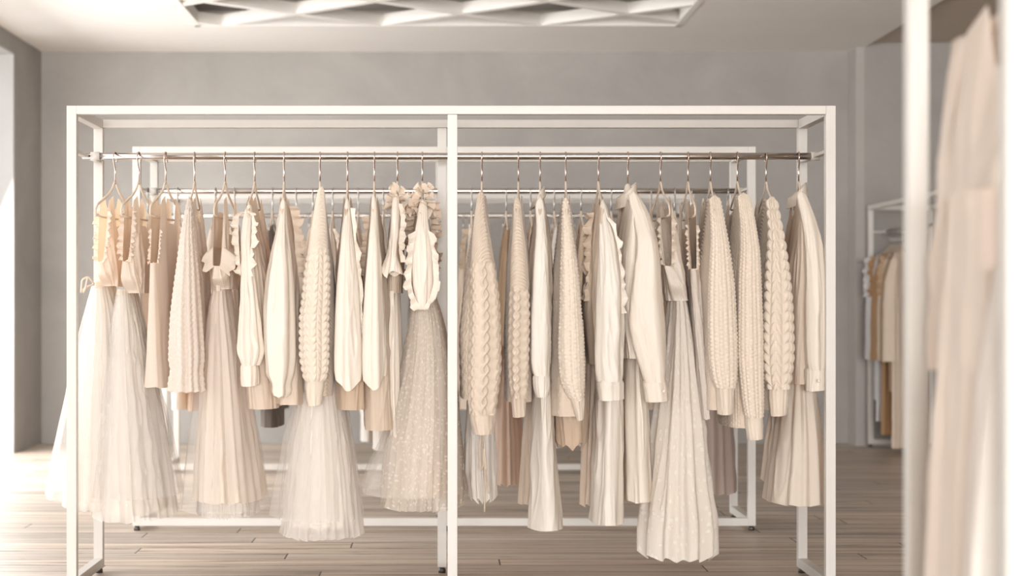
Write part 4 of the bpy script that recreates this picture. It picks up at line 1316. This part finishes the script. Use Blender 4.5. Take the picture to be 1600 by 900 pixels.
SECOND = [
    # hook, material, hem, sleeve end, kind, label, hanger phrase, options
    (231, 'cotton', 600, 590, 'blouse', 'cream blouse on the second rack, leftmost, behind the two tulle dresses', {}),
    (278, 'white', 606, 596, 'blouse', 'white blouse on the second rack, behind the sleeveless ruched blouse', {}),
    (337, 'ivory', 604, 580, 'blouse', 'ivory blouse on the second rack, between lace blouse and flounced dress', {}),
    (367, 'beige', 600, 590, 'blouse', 'beige blouse on the second rack, behind the flounced dress', {}),
    (426, 'dark', 668, 640, 'shirt', 'dark taupe shirt on the second rack, seen under the cuffed cream blouse', {}),
    (463, 'tan', 610, 600, 'blouse', 'tan blouse on the second rack, left of the plaited jumper', {'frill': True}),
    (489, 'beige', 600, 590, 'blouse', 'beige blouse on the second rack, straight behind the plaited jumper', {}),
    (520, 'ivory', 600, 590, 'blouse', 'ivory blouse on the second rack, right of the plaited jumper', {'frill': True}),
    (560, 'beige', 620, 610, 'blouse', 'beige blouse on the second rack, between the two drape-sleeve blouses', {}),
    (599, 'white', 704, 600, 'dress', 'white dress on the second rack, seen low between tulle skirts', {}),
    (737, 'ivory', 640, 560, 'blouse', 'ivory blouse with ruffled shoulder on the second rack, left of rope-cable cardigan', {'frill': True}),
    (791, 'brown', 560, 540, 'dress', 'brown topped dress with peach skirt on the second rack, right of rope-cable cardigan', {'skirt': (560, 752, 12, 26), 'skmat': 'peach'}),
    (829, 'tan', 640, 600, 'blouse', 'tan blouse on the second rack, between ribbed-yoke jumper and white satin shirt', {}),
    (866, 'white', 700, 560, 'shirt', 'white shirt on the second rack, between white satin shirt and popcorn jumper', {'style': 'back'}),
    (908, 'tan', 640, 600, 'blouse', 'tan blouse on the second rack, behind the yoke-ruffle blouse', {}),
    (955, 'beige', 640, 600, 'blouse', 'beige blouse on the second rack, between ruffled blouse and collared shirt', {}),
    (1017, 'beige', 640, 600, 'blouse', 'beige blouse on the second rack, behind the leaf-embroidered dress straps', {}),
    (1054, 'cotton', 640, 600, 'blouse', 'cream blouse on the second rack, behind the narrow lace top', {}),
    (1080, 'beige', 630, 600, 'blouse', 'beige blouse on the second rack, left of first chunky jumper', {}),
    (1112, 'mauve', 600, 590, 'dress', 'mauve pleated balloon-hem dress on the second rack, seen under the chunky jumpers', {'skirt': (590, 766, 26, 39), 'skmat': 'mauve'}),
    (1137, 'tan', 620, 600, 'blouse', 'tan blouse on the second rack, last at its right end', {}),
]
for hook, mat, hem, se, kind, label, kw in SECOND:
    plain_garment(kind, kind, label, hlabel(label), hook, mat, hem, R2Y, R2Z, 'second rack', sl=se, **kw)

THIRD = [
    (283, 'white', 640, 'shirt', 'white shirt on the farthest rack, leftmost, seen low beside tulle skirt', {}),
    (306, 'peach', 642, 'blouse', 'peach blouse on the farthest rack, seen low under the lace blouse', {}),
    (345, 'beige', 620, 'blouse', 'beige blouse on the farthest rack, behind the flounced dress', {}),
    (395, 'white', 620, 'blouse', 'white blouse on the farthest rack, behind the ruffled armhole blouse', {}),
    (437, 'dark', 640, 'shirt', 'dark shirt on the farthest rack, behind the balloon-sleeve blouse', {}),
    (483, 'tan', 620, 'blouse', 'tan blouse on a dark teal hanger, farthest rack, left of plaited jumper', {'style': 'dark'}),
    (522, 'greywhite', 620, 'shirt', 'pale grey shirt on the farthest rack, right of plaited jumper', {}),
    (541, 'beige', 640, 'blouse', 'beige blouse on the farthest rack, behind first drape-sleeve blouse', {}),
    (575, 'white', 690, 'shirt', 'long white shirt on the farthest rack, between the drape-sleeve blouses', {}),
    (612, 'white', 655, 'shirt', 'bright white shirt on the farthest rack, left of the ruffle-neck dress', {}),
    (650, 'dark', 620, 'shirt', 'dark shirt on the farthest rack, between the two ruffle-neck dresses', {}),
    (690, 'beige', 640, 'coat', 'beige coat on the farthest rack, just left of the middle post', {}),
    (724, 'beige', 640, 'coat', 'beige coat on the farthest rack, just right of the middle post', {}),
    (733, 'green', 640, 'shirt', 'dark green shirt on the farthest rack, left of rope-cable cardigan', {'style': 'dark'}),
    (786, 'camel', 640, 'coat', 'brown coat on the farthest rack, right of rope-cable cardigan', {}),
    (803, 'green', 640, 'shirt', 'dark green shirt on the farthest rack, left of ribbed-yoke jumper', {'style': 'dark'}),
    (862, 'ivory', 660, 'shirt', 'ivory shirt on the farthest rack, behind the white satin shirt', {}),
    (898, 'dark', 640, 'shirt', 'dark shirt on the farthest rack, right of popcorn jumper', {}),
    (918, 'greywhite', 700, 'dress', 'pale grey dress on the farthest rack, behind the yoke-ruffle blouse', {}),
    (1000, 'beige', 640, 'blouse', 'beige blouse on the farthest rack, behind the collared satin shirt', {}),
]
for hook, mat, hem, kind, label, kw in THIRD:
    plain_garment(kind, kind, label, hlabel(label), hook, mat, hem, R3Y, R3Z, 'farthest rack', sl=hem - 30, wide=0.05, **kw)

# ------------------------------------------------------------------ rack and clothes in the alcove at the right
r = rack('clothes_rack', 3.2 - 0.9, 3.2 + 0.9, 11.17 - 0.225, 11.17 + 0.225, 1.685, 1.50, 11.17 + 0.10,
         'white clothes rack in the alcove at right, half hidden by near rack', bottom=False)
r.rotation_euler = (0, 0, H)
ALC = [
    # distance along the rail, material, hem z, kind, label
    (11.93, 'greywhite', 0.34, 'blouse', 'pale grey frilled blouse, leftmost on the alcove rack', True),
    (11.86, 'greywhite', 0.20, 'trousers', 'pale grey long garment second from left on the alcove rack', False),
    (11.79, 'camel', 0.62, 'blouse', 'camel brown blouse third from left on the alcove rack', True),
    (11.70, 'camel', 0.12, 'dress', 'long camel dress in the middle of the alcove rack', False),
    (11.62, 'beige', 0.62, 'blouse', 'cream wrap blouse right of the camel dress on the alcove rack', False),
    (11.54, 'brown', 0.42, 'blouse', 'dark brown frilled blouse on the alcove rack beside near post', True),
    (11.46, 'cotton', 0.05, 'dress', 'long cream dress partly hidden by near post on the alcove rack', False),
]
for yy, mat, hz, kind, label, fr in ALC:
    X0 = 3.10
    hook = PX + X0 * F / yy
    yn = yy - 0.19
    g = G(kind, label, kind, hook, PX + X0 * F / yn, 'garments on the alcove rack', Y=yy, Z=1.50, half=0.19, hstyle='back', phrase=hlabel(label), hgroup='hangers on the alcove rack')
    body('bodice', g.X, g.Y, g.Z, 0.0, hz, M[mat], g.root, g.rng, half=0.17, nu=80, nv=40, thick=(0.01, 0.03, 0.036, 0.04), amp=(0, 0.008, 0.012))
    pn = PX + X0 * F / yn
    top, end = PY - (1.315 - CAMZ) * F / yn, PY - (max(hz, 0.62) - CAMZ) * F / yn
    rows = [(top, pn - 2, pn + 2), (top + 8, pn - 7, pn + 7), ((top + end) / 2, pn - 13, pn + 13), (end, pn - 14, pn + 14)]
    g.sleeve(rows, mat, depth=0.04, nu=40, nv=40)
    if fr:
        C = [(X0 - 0.02, yn, 1.32), (X0 - 0.035, yn - 0.01, 1.2), (X0 - 0.035, yn, 1.05)]
        ruffle('ruffle', smooth_path(C, 20), (-0.8, -0.4, 0), M[mat], g.root, g.rng, 0.035, 0.05, 0.01)
    g.root.rotation_euler = (0, 0, math.radians(-52))
    for o in bpy.data.objects:
        if o.get('label') == hlabel(label):
            o.rotation_euler = (0, 0, math.radians(-52))

# ------------------------------------------------------------------ the blurred dress close to the camera
g = G('satin_dress', 'out of focus blush satin dress on the near rack at right edge', 'dress', PX + 0.90 * F / RFY, PX + 0.935 * F / 2.46, 'garments on the near rack', Y=RFY, Z=RFZ, half=0.2,
      phrase='cream hanger of the out of focus blush dress', hgroup='hangers on the near rack')
body('bodice', g.X - 0.01, RFY, RFZ + 0.035, g.k, 0.95, M['blush'], g.root, g.rng, half=0.18, thick=(0.014, 0.05, 0.06, 0.06), nu=120, nv=60, amp=(0, 0.010, 0.012), ks=(7, 11, 16), dip=(0.12, 0.02))
loft('sleeve', [(62, 1490, 1506), (90, 1484, 1516), (150, 1476, 1520), (300, 1464, 1516), (430, 1456, 1506), (520, 1453, 1496), (578, 1455, 1490)], 2.85, 0.035, M['blush'], g.root, g.rng, ks=(3, 5, 6), amp=(0.001, 0.006, 0.008))
loft('skirt', [(300, 1486, 1650), (480, 1478, 1660), (600, 1470, 1670), (900, 1456, 1690), (1250, 1446, 1710)], RFY, [0.13, 0.15, 0.17, 0.18], M['blush'], g.root, g.rng, nu=160, nv=60, ks=(9, 13, 17), amp=(0.004, 0.012, 0.016), close_top=False)
loft('overskirt', [(420, 1556, 1610), (600, 1534, 1630), (760, 1520, 1650), (900, 1512, 1665), (1200, 1498, 1690)], 2.50, 0.05, M['white'], g.root, g.rng, nu=120, nv=60, ks=(5, 8), amp=(0.002, 0.007, 0.01))
